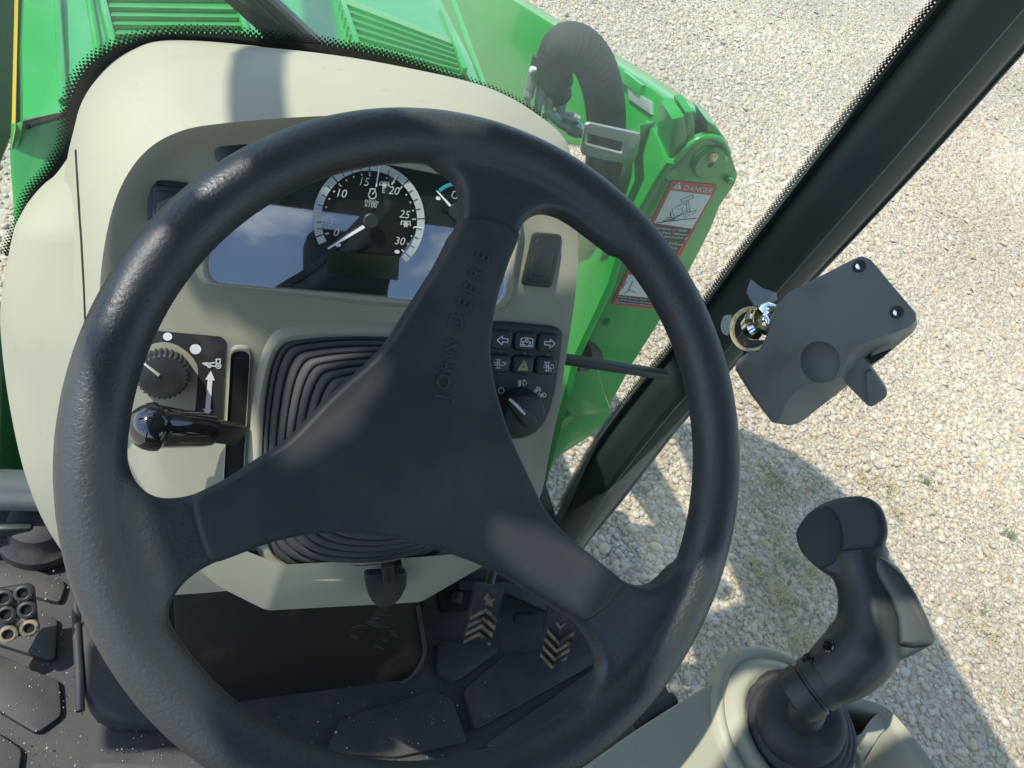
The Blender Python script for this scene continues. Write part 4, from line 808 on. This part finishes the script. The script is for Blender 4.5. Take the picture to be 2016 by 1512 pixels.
pad([(958, 1462), (1185, 1305), (1240, 1330), (1200, 1420), (1040, 1520)])
pad([(180, 1500), (330, 1470), (600, 1486), (760, 1530), (400, 1600), (180, 1600)])
# dirt on the mat
bm = bmesh.new()
for _ in range(330):
    px, py = (rng.uniform(0, 160), rng.uniform(1120, 1512)) if rng.random() < .45 else ((rng.uniform(200, 700), rng.uniform(1400, 1512)) if rng.random() < .6 else (rng.uniform(640, 1160), rng.uniform(1330, 1500)))
    p = FLOOR.P(px, py, .005); r_ = rng.lognormal(math.log(.0005), .45); bmesh.ops.create_icosphere(bm, subdivisions=1, radius=r_, matrix=Matrix.Translation(Vector(p)))
d_ = link('sand_grains', bm_mesh(bm), mat('sand', (.42, .36, .26), .8), None); d_['kind'] = 'stuff'; d_['label'] = 'sand grains scattered on the floor mat'
# kick panel under the dash
kp_ = [(338, 1120), (818, 1120), (826, 1190), (836, 1270), (830, 1300), (805, 1335), (760, 1352), (690, 1371), (600, 1390), (520, 1402), (450, 1400), (385, 1340), (345, 1240)]
kpt = thing('kick_panel', 'scuffed black kick panel below the dashboard shroud', 'panel', KICK.P(600, 1380))
prism('kick_plate', KICK, roundpoly(KICK.uvs(kp_), .012, 4), -.006, .002, M['kick'], kpt, .002, 2)
lip = spline([KICK.P(x, y, .004) for x, y in ((822, 1190), (832, 1250), (836, 1285), (822, 1318), (790, 1345), (700, 1371), (600, 1392), (500, 1403))], 5); tube('panel_lip', lip, .003, M['mat'], kpt, 8)
bm = bmesh.new()
for cx, cy, n_, sx_, sy_ in ((745, 1215, 9, 45, 4), (770, 1262, 5, 30, 4), (700, 1250, 6, 26, 5), (745, 1288, 3, 20, 3)):
    for k in range(n_):
        y0 = cy - 20 + k * 4.6; x0 = cx + rng.uniform(-12, 12); l_ = sx_ * rng.uniform(.3, .9); pts = KICK.uvs([(x0 - l_ / 2, y0), (x0, y0 + rng.uniform(-2, 1)), (x0 + l_ / 2, y0 + 2), (x0 + l_ * .4, y0 + 4), (x0 - l_ * .4, y0 + 3)], .003)
        add_prism(bm, KICK, pts, .001, .0026)
link('mud_scrape', bm_mesh(bm), mat('scuff_marks', (.055, .048, .04), .8, bump=(300, .6), dust=(90, (.03, .026, .022), .45, .7)), kpt)['kind'] = 'stuff'
# toe board right of the panel with the pedal recess
TOE = Frame((0, .20, .0), (1, 0, 0), (0, .75, .66))
tbd = thing('toe_board', 'black rubber toe board behind the pair of pedals', 'panel', TOE.w(.35, 0, 0))
prism('toe_plate', TOE, TOE.uvs([(820, 1330), (838, 1150), (900, 1090), (1075, 1060), (1150, 1115), (1212, 1185), (1240, 1230), (1180, 1290)]), -.01, .0, M['mat'], tbd)
pd_ = lambda pts: crop(3.0, 672, 1008, pts)
prism('pedal_recess', TOE, roundpoly(TOE.uvs(pd_([(560, 430), (980, 400), (1400, 560), (1430, 760), (900, 790), (720, 800), (600, 700)])), .01, 3), .0002, .004, M['dark'], tbd, .001)
prism('recess_bracket', TOE, TOE.uvs(pd_([(640, 455), (705, 460), (700, 530), (636, 520)])), .004, .012, M['black'], tbd, .002)
lathe('bracket_hole', TOE.P(*pd_([(668, 490)])[0], .012), TOE.n, [(0, 0), (.006, 0), (.006, .002), (0, .002)], M['dark'], tbd, 16)
prism('top_rail', TOE, TOE.uvs(pd_([(680, 395), (980, 400), (1240, 540), (1230, 590), (960, 470), (680, 445)])), .004, .016, M['mat'], tbd, .003)
lathe('pedal_pivot', TOE.P(*pd_([(1075, 650)])[0], .010), (1, -.2, .1), [(0, -.018), (.016, -.018), (.017, .0), (.016, .018), (0, .018)], M['rubber'], tbd, 20)
def pedal(label, corners, chev, arrow_px, up):
    PF = Frame(FLOOR.P(*corners[3], .045), FLOOR.P(*corners[2], .045) - FLOOR.P(*corners[3], .045), (0, .72, .70))
    q = PF.uvs(corners); c = np.mean(q, axis=0)
    t = thing('foot_pedal', label, 'pedal', PF.w(c[0], c[1], 0), 'pair of chevron foot pedals')
    prism('pedal_pad', PF, roundpoly(q, .004, 3), -.012, 0, M['rubber'], t, .003, 2)
    for pts in chev: prism('tread_rib', PF, PF.uvs(pts, .002), -.001, .0055, M['worn'], t, .0012)
    prism('arrow_mark', PF, PF.uvs(arrow_px, .002), -.001, .002, M['worn'] if up else M['mud'], t, .0006)
    tube('pedal_arm', [PF.w(c[0], c[1] + .01, -.012), PF.w(c[0] + .01, c[1] + .05, -.05), PF.w(c[0] + .02, c[1] + .09, -.06)], .008, M['black'], t, 10)
def chevs(L0_, A0_, R0_, dl, th, n):
    o = []
    for k in range(n):
        d = np.array(dl) * k; a, b, c = np.array(L0_) + d, np.array(A0_) + d, np.array(R0_) + d; h = np.array(th); o.append([tuple(p) for p in (a, b, c, c + h, b + h, a + h)])
    return pd_([p for q in o for p in q])
ch1 = chevs((765, 610), (855, 565), (922, 625), (-13, 47), (-6, 24), 4); ch1 = [ch1[6 * i:6 * i + 6] for i in range(4)]
pedal('left foot pedal with an arrow above upward chevrons, muddy and worn', pd_([(798, 430), (966, 450), (880, 775), (715, 745)]), ch1, pd_([(868, 478), (910, 520), (890, 530), (895, 560), (848, 550), (858, 525), (836, 515)]), True)
ch2 = chevs((1218, 690), (1285, 762), (1375, 705), (-13, 47), (-5, 22), 4); ch2 = [ch2[6 * i:6 * i + 6] for i in range(4)]
pedal('right foot pedal with downward pointing chevrons, nearer the pillar', pd_([(1222, 565), (1388, 590), (1318, 915), (1165, 880)]), ch2, pd_([(1262, 655), (1278, 650), (1297, 675), (1318, 655), (1330, 660), (1292, 698)]), False)
# studded pedal on the left
qk = lambda pts: crop(3.0, 0, 1008, pts)
SP = Frame(FLOOR.P(30, 1255, .07), (1, .05, 0), (0, .80, .60))
spd = thing('studded_pedal', 'metal brake pedal with round studs at the left edge of the floor', 'pedal', SP.P(30, 1250))
prism('pedal_pad', SP, roundpoly(SP.uvs(qk([(-150, 480), (170, 425), (200, 450), (225, 690), (160, 725), (-120, 800)])), .006, 3), -.01, 0, M['black'], spd, .002, 2)
for x, y in ((25, 505), (140, 475), (160, 572), (52, 718), (176, 682), (-70, 530), (-60, 740), (40, 600)):
    lathe('stud', SP.P(*qk([(x, y)])[0], .0), SP.n, [(0, .001), (.0055, .001), (.0058, .006), (.0070, .007), (.0098, .006), (.0102, .0), (.0102, -.002), (0, -.002)], M['worn'] if y > 650 else M['black'], spd, 20)
    lathe('stud_hole', SP.P(*qk([(x, y)])[0], .0), SP.n, [(0, .0005), (.0052, .0005), (.0052, .0022), (0, .0022)], M['dark'], spd, 16)
prism('mud_patch', SP, SP.uvs(qk([(30, 545), (100, 510), (120, 530), (60, 570), (90, 610), (150, 620), (190, 650), (110, 670), (40, 640)]), .001), -.001, .0012, M['worn'], spd)
# bulge of the floor by the column and its bright lip
cb = thing('floor_boss', 'dark rounded floor boss left of the kick panel', 'boss', FLOOR.P(230, 1400))
bs = [(150, 1230), (168, 1215), (300, 1230), (345, 1300), (400, 1400), (320, 1424), (240, 1424), (190, 1405), (165, 1370)]
prism('boss_body', FLOOR, roundpoly(FLOOR.uvs(bs, .03), .02, 4), -.006, .03, M['rubber'], cb, .014, 5)
rd = spline([FLOOR.P(x, y, .004) for x, y in ((165, 1330), (168, 1370), (185, 1400), (215, 1418), (260, 1424), (320, 1422))], 5); tube('boss_lip', rd, .0028, M['rubber'], cb, 8)
rd = spline([FLOOR.P(x, y, .03) for x, y in ((150, 1190), (152, 1260), (156, 1330), (158, 1400))], 5); tube('boss_rib', rd, .005, M['rubber'], cb, 10)
# column tilt pedal below the shroud
tp = thing('tilt_pedal', 'black D shaped tilt pedal hanging below the dashboard shroud', 'pedal', DASH.P(760, 1150, .02))
TF = Frame(DASH.P(760, 1150, .028), (1, 0, 0), (0, .25, .97))
prism('pedal_pad', TF, roundpoly(TF.uvs([(719, 1136), (728, 1133), (798, 1130), (803, 1135), (800, 1158), (788, 1182), (770, 1195), (750, 1197), (733, 1188), (724, 1170), (719, 1150)]), .004, 3), -.007, 0, M['hub'], tp, .002, 3)
prism('pedal_stem', TF, TF.uvs([(750, 1108), (774, 1104), (776, 1142), (754, 1146)]), .0005, .005, M['hub'], tp, .001)
prism('stem_groove', TF, TF.uvs([(761, 1112), (765, 1111), (766, 1136), (762, 1137)]), .005, .0055, M['dark'], tp)
prism('stem_clip', TF, TF.uvs([(776, 1108), (790, 1104), (790, 1110), (780, 1122), (776, 1122)]), -.002, .003, M['dark'], tp)

# ================================================================== PILLAR, DOOR GLASS, CROSSBAR
pil = thing('cab_pillar', 'black front right cab pillar slanting through the right half of the picture', 'pillar', PILLAR.P(1110, 1060))
Lp = [(1990, -190), (1847, 0), (1652, 250), (1457, 500), (1390, 592), (1315, 691), (1262, 752), (1172, 871), (1102, 1001), (1075, 1060)]
Rp = [(2210, -150), (2016, 62), (1820, 285), (1621, 500), (1514, 612), (1440, 696), (1330, 822), (1228, 958), (1148, 1056), (1110, 1116)]
LS = spline([PILLAR.P(*p) for p in Lp], 6); RS = spline([PILLAR.P(*p) for p in Rp], 6)
prof = [(0, .004), (.001, -.001), (.10, -.001), (.125, .018), (.17, .030), (.30, .036), (.34, .046), (.40, .050), (.62, .050), (.70, .046), (.74, .038), (.86, .034), (.90, .022), (.905, .015), (.92, .015), (.925, .020), (.955, .020), (.96, .012), (.985, .010), (1, -.008)]
bm = bmesh.new(); add_loft(bm, [[l + (r - l) * t + PILLAR.n * h for l, r in zip(LS, RS)] for t, h in prof], False); link('pillar_cover', bm_mesh(bm), M['pillar'], pil, 70)
dl_ = [np.array(PILLAR.uv(*p)) for p in ((1895, -62), (1847, 0), (1652, 250), (1457, 500), (1390, 592), (1315, 691), (1262, 752), (1172, 871), (1102, 1001))]
dl_ = [tuple(p) for p in spline([(*p, 0) for p in dl_], 5)]
bm = bmesh.new(); add_loft(bm, [[l + (r - l) * t + PILLAR.n * .001 for l, r in zip(LS, RS)] for t in (0, .125)], False); link('frit_band', bm_mesh(bm), M['frit'], pil, smooth=False)
f_ = flat('frit_dots', PILLAR, dots(PILLAR, [p[:2] for p in dl_], 0, ((.0008, .0024), (.0036, .0021), (.0064, .0017), (.0090, .0011)), .0050, -1), -.002, M['frit'], pil); f_['kind'] = 'stuff'
for t_, h_, r_, m_ in ((.855, .0355, .0016, 'box_plastic'), (.90, .026, .0030, 'frit'), (.955, .0215, .0022, 'rubber'), (.40, .0498, .0009, 'box_plastic')):
    tube('seal_bead', [l + (r - l) * t_ + PILLAR.n * h_ for l, r in zip(LS, RS)], r_, M[m_], pil, 8)
dg = thing('door_window', 'clear dusty side door window right of the cab pillar', 'window', (.80, -.2, .0))
e_ = [V3((.672 + .15 * (z - .45), .437, z)) for z in (-.40, .45, 1.0, 1.6)]
bm = bmesh.new(); add_loft(bm, [e_, [p + V3((.09, -1.40, .0)) for p in e_]], False); link('glass_pane', bm_mesh(bm), M['door_glass'], dg, smooth=False)
cbr = thing('crossbar', 'thin black crossbar between dashboard and cab pillar', 'bar', PILLAR.P(1110, 708))
A, B = PILLAR.P(1080, 702, .045), PILLAR.P(1312, 738, .045); dx = unit(B - A)
boxo('bar_body', (A + B) / 2, (np.linalg.norm(B - A), .014, .014), M['pillar'], cbr, .003, (dx, (0, 1, 0), np.cross(dx, (0, 1, 0))))

# ================================================================== CONTROL BOX ON THE PILLAR
xk = lambda pts: crop(3.0, 1344, 504, pts)
BX = facing(1625, 670, .79)
cbx = thing('control_box', 'grey black plastic control box with a slide lever, clipped to the cab pillar', 'control box', BX.P(1625, 670))
top = [(1524, 606), (1551, 577), (1620, 541), (1680, 510), (1697, 504), (1714, 511), (1760, 566), (1801, 614), (1803, 630), (1793, 642), (1740, 662), (1694, 678), (1676, 690), (1666, 712), (1655, 742), (1640, 751), (1621, 752), (1592, 755), (1565, 772), (1545, 797), (1534, 828), (1524, 836), (1512, 826), (1476, 775), (1444, 724), (1447, 711), (1474, 690), (1490, 693), (1517, 642)]
uvt = BX.uvs(top); b = bmesh.new(); dp = .055
basepx = {(1740, 662): (1756, 690), (1694, 678): (1724, 716), (1676, 690): (1707, 730), (1666, 712): (1688, 744), (1655, 742): (1668, 760), (1640, 751): (1652, 773), (1621, 752): (1637, 785), (1592, 755): (1616, 801), (1565, 772): (1598, 815), (1545, 797): (1588, 824), (1534, 828): (1574, 833), (1524, 836): (1556, 838), (1793, 642): (1797, 655), (1803, 630): (1806, 640), (1512, 826): (1520, 832)}
hi = [b.verts.new(BX.w(u, v_, 0)) for u, v_ in uvt]; lo = [b.verts.new(BX.P(*basepx.get(p, (p[0] + 3, p[1] + 3)), -dp)) for p in top]
tf = b.faces.new(hi); b.faces.new(lo[::-1])
for i in range(len(hi)): b.faces.new((lo[i], lo[(i + 1) % len(hi)], hi[(i + 1) % len(hi)], hi[i]))
bmesh.ops.recalc_face_normals(b, faces=b.faces)
c0, c1 = BX.P(1584, 570), BX.P(1654, 690); nrm = unit(np.cross(c1 - c0, BX.n))
if nrm @ (BX.P(1500, 740) - c0) < 0: nrm = -nrm
for s in (-.010, .0, .012): bmesh.ops.bisect_plane(b, geom=list(b.verts) + list(b.edges) + list(b.faces), plane_co=Vector(c0 + nrm * s), plane_no=Vector(nrm))
for v_ in b.verts:
    p = V3(v_.co); dpt = (p - BX.o) @ BX.n
    if dpt > -.004:
        s = (p - c0) @ nrm; s2 = s + .010
        if s2 > 0: v_.co = Vector(p - BX.n * (.27 * s2 - .0030 * min(1, s2 / .022)))
bmesh.ops.bevel(b, geom=[e for e in b.edges if len(e.link_faces) == 2 and e.calc_face_angle(0) > .6], offset=.006, segments=3, profile=.5, affect='EDGES', clamp_overlap=True)
me = bm_mesh(b); cut = bmesh.new(); dcn = BX.P(1616, 712, -.006)
bmesh.ops.create_uvsphere(cut, u_segments=32, v_segments=20, radius=1, matrix=Matrix.Translation(Vector(dcn + BX.n * -.001)) @ frame_matrix((0, 0, 0), BX.ex, BX.ey).to_4x4() @ Matrix.Diagonal((.0195, .0215, .012, 1)))
link('box_housing', boolean(me, bm_mesh(cut)), M['box_plastic'], cbx, 40)
for x, y in ((1691, 524), (1765, 615)):
    s_ = lathe('screw', BX.P(x, y, 0), BX.n, [(0, -.002), (.0062, -.002), (.0062, .0006), (.005, .0014), (.0046, .0008), (0, .0008)], M['black'], cbx, 20)
    lathe('screw_head', BX.P(x, y, .0008), BX.n, [(0, 0), (.0038, 0), (.0030, .0014), (0, .0018)], M['chrome'], s_, 16)
lf = Frame(BX.P(1700, 730, -.03), BX.ex, BX.ey + BX.n * .35)
prism('slide_lever', lf, roundpoly(lf.uvs(xk([(948, 715), (965, 690), (1070, 590), (1105, 650), (1208, 800), (1205, 832), (1122, 890), (1092, 884), (962, 752)])), .004, 3), -.012, .0, M['box_plastic'], cbx, .003, 3, True)
prism('lever_facet', lf, roundpoly(lf.uvs(xk([(1075, 680), (1110, 665), (1200, 800), (1195, 825), (1125, 880), (1090, 870)])), .004, 3), .0, .004, M['box_plastic'], cbx, .003, 3)
lr = Frame(BX.P(1716, 690, -.03), BX.ex, BX.ey); prism('side_slot', lr, lr.uvs(xk([(1090, 600), (1240, 545), (1180, 600), (1110, 640)])), -.004, .004, M['dark'], cbx, .001)
# clamp and ball joint
bj = thing('ball_joint', 'chrome ball joint in a brass spring clip between box and pillar', 'ball joint', BX.P(1495, 640, -.03))
bm = bmesh.new(); add_lathe(bm, BX.P(1506, 632, -.05), unit(BX.ex * .8 + BX.ey * .4 + BX.n * .35), [(0, -.022), (.012, -.022), (.016, -.014), (.013, -.008), (.017, -.002), (.0185, .006), (.016, .014), (.010, .020), (.010, .03), (0, .03)], 28); link('ball', bm_mesh(bm), M['chrome'], bj)
ring = []; cc2 = np.array(BX.uv(1480, 648, -.035))
for k in range(25):
    a = R(75 + 235 * k / 24); ring.append((cc2[0] + .0215 * math.cos(a), cc2[1] + .0235 * math.sin(a)))
bm = bmesh.new(); add_loft(bm, [[BX.w(u, v_, -.042) for u, v_ in ring], [BX.w(u, v_, -.024) for u, v_ in ring], [BX.w(cc2[0] + (u - cc2[0]) * .86, cc2[1] + (v_ - cc2[1]) * .86, -.024) for u, v_ in ring], [BX.w(cc2[0] + (u - cc2[0]) * .86, cc2[1] + (v_ - cc2[1]) * .86, -.042) for u, v_ in ring]], False); link('spring_clip', bm_mesh(bm), M['brass'], bj)
tube('clip_wire', [BX.P(1470, 628, -.026), BX.P(1474, 616, -.024), BX.P(1477, 606, -.022)], .0022, M['brass'], bj, 8)
bm = bmesh.new(); add_box(bm, BX.P(1492, 690, -.045), (BX.ex, BX.ey, BX.n), (.030, .022, .02), .004); add_lathe(bm, BX.P(1508, 692, -.03), BX.ex, [(0, 0), (.010, 0), (.010, .01), (0, .01)], 16); link('clip_nut', bm_mesh(bm), M['black'], bj)
for pts, lb_ in ((xk([(375, 225), (402, 135), (470, 190), (555, 215), (560, 265), (420, 300)]), 'torn clear tape flap stuck to the pillar above the brass clip'), (xk([(225, 400), (245, 350), (300, 345), (325, 375), (280, 430), (265, 475), (230, 450)]), 'small clear tape scrap left of the brass clip')):
    o = prism('tape_scrap', BX, roundpoly(BX.uvs(pts, -.02), .002, 2), -.0205, -.0195, M['tape']); o['label'] = lb_; o['category'] = 'tape'; o['group'] = 'scraps of clear tape on the pillar'

# ================================================================== RIGHT CONSOLE AND JOYSTICK
jk = lambda pts: crop(3.0, 1344, 1008, pts)
CN = Frame((0, 0, .44), (1, 0, 0), (0, 1, 0))
con = thing('side_console', 'beige plastic side console carrying the joystick in the lower right corner', 'console', CN.P(1450, 1480, -.4))
cb_ = [(1090, 1600), (1152, 1512), (1240, 1445), (1310, 1400), (1345, 1378), (1372, 1362), (1411, 1339), (1454, 1335), (1501, 1327), (1560, 1335), (1620, 1360), (1640, 1420), (1610, 1500), (1600, 1620)]
prism('console_body', CN, roundpoly(CN.uvs(cb_), .01, 3), -.44, 0, M['beige'], con, .014, 5)
lathe('boot_collar', CN.P(1558, 1442, .0), (0.08, 0.02, 1), [(.088, -.012), (.086, -.002), (.081, .003), (.077, .002), (.074, -.001), (.071, .001), (.067, .006), (.061, .008), (.056, .006), (.052, .000)], M['beige'], con, 48, 60)
# tray right of the boot: outer wall, inner wall, floor
to_ = [(1630, 1350), (1657, 1362), (1697, 1369), (1744, 1384), (1777, 1414), (1827, 1475), (1900, 1570)]
ti_ = [(1640, 1385), (1664, 1388), (1700, 1396), (1728, 1408), (1752, 1430), (1798, 1490), (1860, 1580)]
TO = [CN.P(*p, .02) for p in to_]; TI = [CN.P(*p, .016) for p in ti_]
TO_, TI_ = spline(TO, 5), spline(TI, 5)
bm = bmesh.new(); add_loft(bm, [[p - V3((0, 0, .40)) for p in TO_], [p - V3((0, 0, .012)) for p in TO_], [p - V3((0, 0, .003)) + (q - p) * .1 for p, q in zip(TO_, TI_)], [p + (q - p) * .35 + V3((0, 0, .002)) for p, q in zip(TO_, TI_)], [p + (q - p) * .75 + V3((0, 0, .001)) for p, q in zip(TO_, TI_)], [q - V3((0, 0, .004)) for q in TI_], [q - V3((0, 0, .075)) for q in TI_]], False); link('tray_wall', bm_mesh(bm), M['beige'], con, 60)
prism('tray_floor', CN, CN.uvs([(1600, 1390), (1664, 1388), (1752, 1430), (1860, 1580), (1560, 1600)], -.06), -.07, -.058, M['beige_face'], con)
dv = [CN.P(1655, 1440, .0), CN.P(1690, 1448, .01), CN.P(1712, 1420, .014), CN.P(1735, 1398, .016)]; dvs = spline(dv, 6)
bm = bmesh.new(); add_loft(bm, [[p - V3((0, 0, .07)) + V3((-.008, -.01, 0)) for p in dvs], [p - V3((0, 0, .004)) + V3((-.006, -.006, 0)) for p in dvs], [p for p in dvs], [p - V3((-.010, .012, .004)) for p in dvs], [p - V3((-.022, .03, .07)) for p in dvs]], False); link('tray_divider', bm_mesh(bm), M['beige'], con, 50)
rl = thing('grip_rail', 'dark rubber edge strip between console and floor', 'rail', CN.P(1320, 1390, -.05)); tube('strip', spline([CN.P(x, y, -.02) for x, y in ((1240, 1436), (1290, 1398), (1325, 1380))], 4), .008, M['rubber'], rl, 10)
# boot
JA = unit(facing(1602, 1385, .735).P(1602, 1385) - CN.P(1558, 1442, .0))
jb = thing('joystick_boot', 'black ribbed rubber boot at the foot of the joystick', 'boot', CN.P(1545, 1437))
prof = [(.057, .000)]
for k in range(3):
    r0 = .056 - .0062 * k; h0 = .002 + .0115 * k; prof += [(r0, h0 + .001), (r0 + .001, h0 + .005), (r0 - .002, h0 + .009), (r0 - .009, h0 + .0103), (r0 - .010, h0 + .0115)]
prof += [(.0385, .038), (.0390, .048), (.0365, .056), (.031, .061), (.022, .0635), (.016, .064)]
lathe('bellows', CN.P(1558, 1442, .0), JA, prof, M['rubber'], jb, 44, 50)
# grip
JY = facing(1690, 1190, .70)
js = thing('joystick', 'black ergonomic joystick grip leaning over the side console', 'joystick', CN.P(1560, 1420, .09))
bm = bmesh.new(); jp = lambda x, y, h=0: JY.P(x, y, h)
pr_ = .70 / FPX
add_tube(bm, spline([jp(1612, 1345), jp(1660, 1312), jp(1694, 1278), jp(1712, 1232), jp(1708, 1175), jp(1692, 1120), jp(1684, 1085)], 5), list(np.interp(np.linspace(0, 1, 31), [0, .15, .35, .55, .75, 1], np.array([44, 56, 60, 52, 46, 54]) * pr_)), 18)
# palm wedge
add_prism(bm, JY, JY.uvs([(1735, 1095), (1770, 1120), (1800, 1165), (1822, 1210), (1842, 1258), (1838, 1266), (1795, 1290), (1720, 1320), (1680, 1300), (1700, 1200)]), -.020, .012, .010, 3, True)
# thumb head
hd = [(1575, 1035), (1600, 1005), (1640, 985), (1690, 978), (1722, 985), (1742, 1010), (1750, 1055), (1738, 1082), (1712, 1112), (1690, 1135), (1640, 1140), (1600, 1112), (1572, 1080)]
add_prism(bm, JY, JY.uvs(hd), -.034, .018, .014, 3, True)
grip = link('grip_body', remeshed(bm, .0016, 14, .5), M['black'], js, 180)
pad_ = [(1570, 1040), (1590, 1012), (1612, 998), (1634, 998), (1652, 1020), (1661, 1052), (1658, 1085), (1645, 1108), (1622, 1118), (1598, 1108), (1578, 1085), (1568, 1060)]
prism('thumb_pad', JY, [tuple(p[:2]) for p in spline([(*q, 0) for q in JY.uvs(pad_, .018)], 3, True)], .010, .0195, M['hub'], js, .003, 3)
prism('palm_pad', JY, JY.uvs([(1722, 1088), (1748, 1104), (1778, 1130), (1804, 1170), (1824, 1212), (1843, 1258), (1836, 1266), (1800, 1272), (1770, 1268), (1766, 1215), (1750, 1175), (1728, 1140), (1716, 1114)], .014), -.004, .020, M['palm'], js, .010, 5)
for x, y in ((1632, 1272), (1592, 1299)):
    s_ = lathe('grip_screw', on_surface(grip, (x, y), .0005), unit(JY.n * .8 - JY.ex * .45 + JY.ey * .2), [(0, -.004), (.0052, -.004), (.0052, .0012), (.004, .0016), (.0036, .0004), (0, .0002)], M['gloss'], js, 18)
cl0, cl1 = jp(1575, 1368), jp(1618, 1340); dcl = unit(cl1 - cl0)
lathe('grip_collar', cl0, dcl, [(0, -.006), (.021, -.006), (.0225, .0), (.0225, .010), (.0205, .011), (.0205, .013), (.0225, .014), (.023, .024), (0, .026)], M['black'], js, 32)
tube('joystick_shaft', [CN.P(1558, 1442, .0) + JA * .058, jp(1602, 1380, -.01), cl0], [.017, .013, .013], M['black'], js, 20)

# ================================================================== CAB ABOVE AND BEHIND THE CAMERA
roof = thing('cab_roof', 'black cab roof above the driver, outline and openings shaped to place the sun patches', 'roof', (0, -.3, 1.65))
RF = Frame((0, 0, 1.65), (1, 0, 0), (0, 1, 0))
def roof_plate(name, u0, u1, v0, v1, r=.02): return prism(name, RF, rrect(u0, u1, v0, v1, r, 4), 0, .05, M['headliner'], roof, .01, 2, True)
bm = bmesh.new(); add_prism(bm, RF, [(-.77, -1.2), (.85, -1.2), (.85, 1.04), (.83, 1.18), (.78, 1.29), (.66, 1.44), (.45, 1.57), (.07, 1.60), (.05, .82), (-.24, .78), (-.26, .30), (-.77, .30)], 0, .012); me = bm_mesh(bm)  # unseen roof, outline shaped to choose which parts the sun reaches
def sun_cutout(F, px, h=0):
    """cut an invented opening in the unseen roof so the sun reaches that patch of the cab"""
    global me
    o = []
    for p in px:
        q = F.P(*p, h); t = 1.65 - q[2]; o.append((q[0] + SX * t, q[1] + SY * t))
    c = bmesh.new(); add_prism(c, RF, o, -.05, .08); me = boolean(me, bm_mesh(c))
sun_cutout(WHEEL, [(352, 352), (480, 292), (500, 350), (400, 420)], .012)
sun_cutout(WHEEL, [(225, 480), (292, 428), (345, 480), (250, 640), (160, 700)], .012)
sun_cutout(WHEEL, [(775, 690), (722, 705), (650, 765), (540, 870), (500, 930), (600, 905), (690, 850), (755, 751)], .010)
sun_cutout(WHEEL, [(952, 1018), (1060, 1038), (1195, 1112), (1140, 1218), (1000, 1125), (940, 1068)], .010)
sun_cutout(DASH, [(540, 690), (735, 676), (700, 720), (590, 840), (525, 880)], .02)
sun_cutout(DASH, [(335, 606), (452, 617), (487, 655), (540, 662), (520, 692), (330, 690)])
sun_cutout(DASH, [(960, 690), (1095, 712), (1095, 770), (1050, 790), (960, 735)], .008)
sun_cutout(DASH, [(1022, 888), (1062, 908), (1056, 930), (1042, 918)])
sun_cutout(CN, [(1385, 1360), (1455, 1325), (1530, 1322), (1500, 1400), (1450, 1440), (1400, 1520), (1300, 1520)], .006)
sun_cutout(CN, [(1650, 1355), (1750, 1378), (1800, 1440), (1740, 1450), (1690, 1470)], .02)
link('sun_cut_roof', me, M['headliner'], roof, smooth=False)
prism('roof_rail', RF, [(-.682, .302), (-.656, .302), (-.656, 1.15), (-.682, 1.15)], 0, .03, M['headliner'], roof, .004)
boxo('sun_blocker', (-.82, .235, 1.24), (.05, .12, .52), M['headliner'], roof, .01)  # unseen block added to keep the sun off part of the floor
chs = thing('chassis', 'dark tractor chassis under the cab floor', 'chassis', (0, -.2, -.8))
boxo('frame_block', (.05, -.25, -.45), (1.0, 1.75, .68), M['tyre'], chs, .03)
boxo('loader_mount', (.655, .88, -.36), (.13, .24, .80), M['shaded_green'], chs, .02)
rear = thing('rear_frame', 'dark rear cab frame behind the driver seat', 'frame', (0, -1.15, 0))
boxo('rear_header', (0, -1.15, 1.53), (1.6, .06, .24), M['headliner'], rear, .01)
for x in (-.78, .78): boxo('rear_post', (x, -1.15, .65), (.09, .08, 1.30), M['headliner'], rear, .01)
boxo('rear_sill', (0, -1.15, .30), (1.46, .06, .6), M['headliner'], rear, .01)
seat = thing('driver_seat', 'dark fabric driver seat behind the camera', 'seat', (.08, -.75, 0))
boxo('backrest', (.08, -.78, .62), (.46, .12, .62), M['fabric'], seat, .05, seg=4)
boxo('headrest', (.14, -.80, 1.06), (.13, .10, .22), M['fabric'], seat, .03, seg=3)
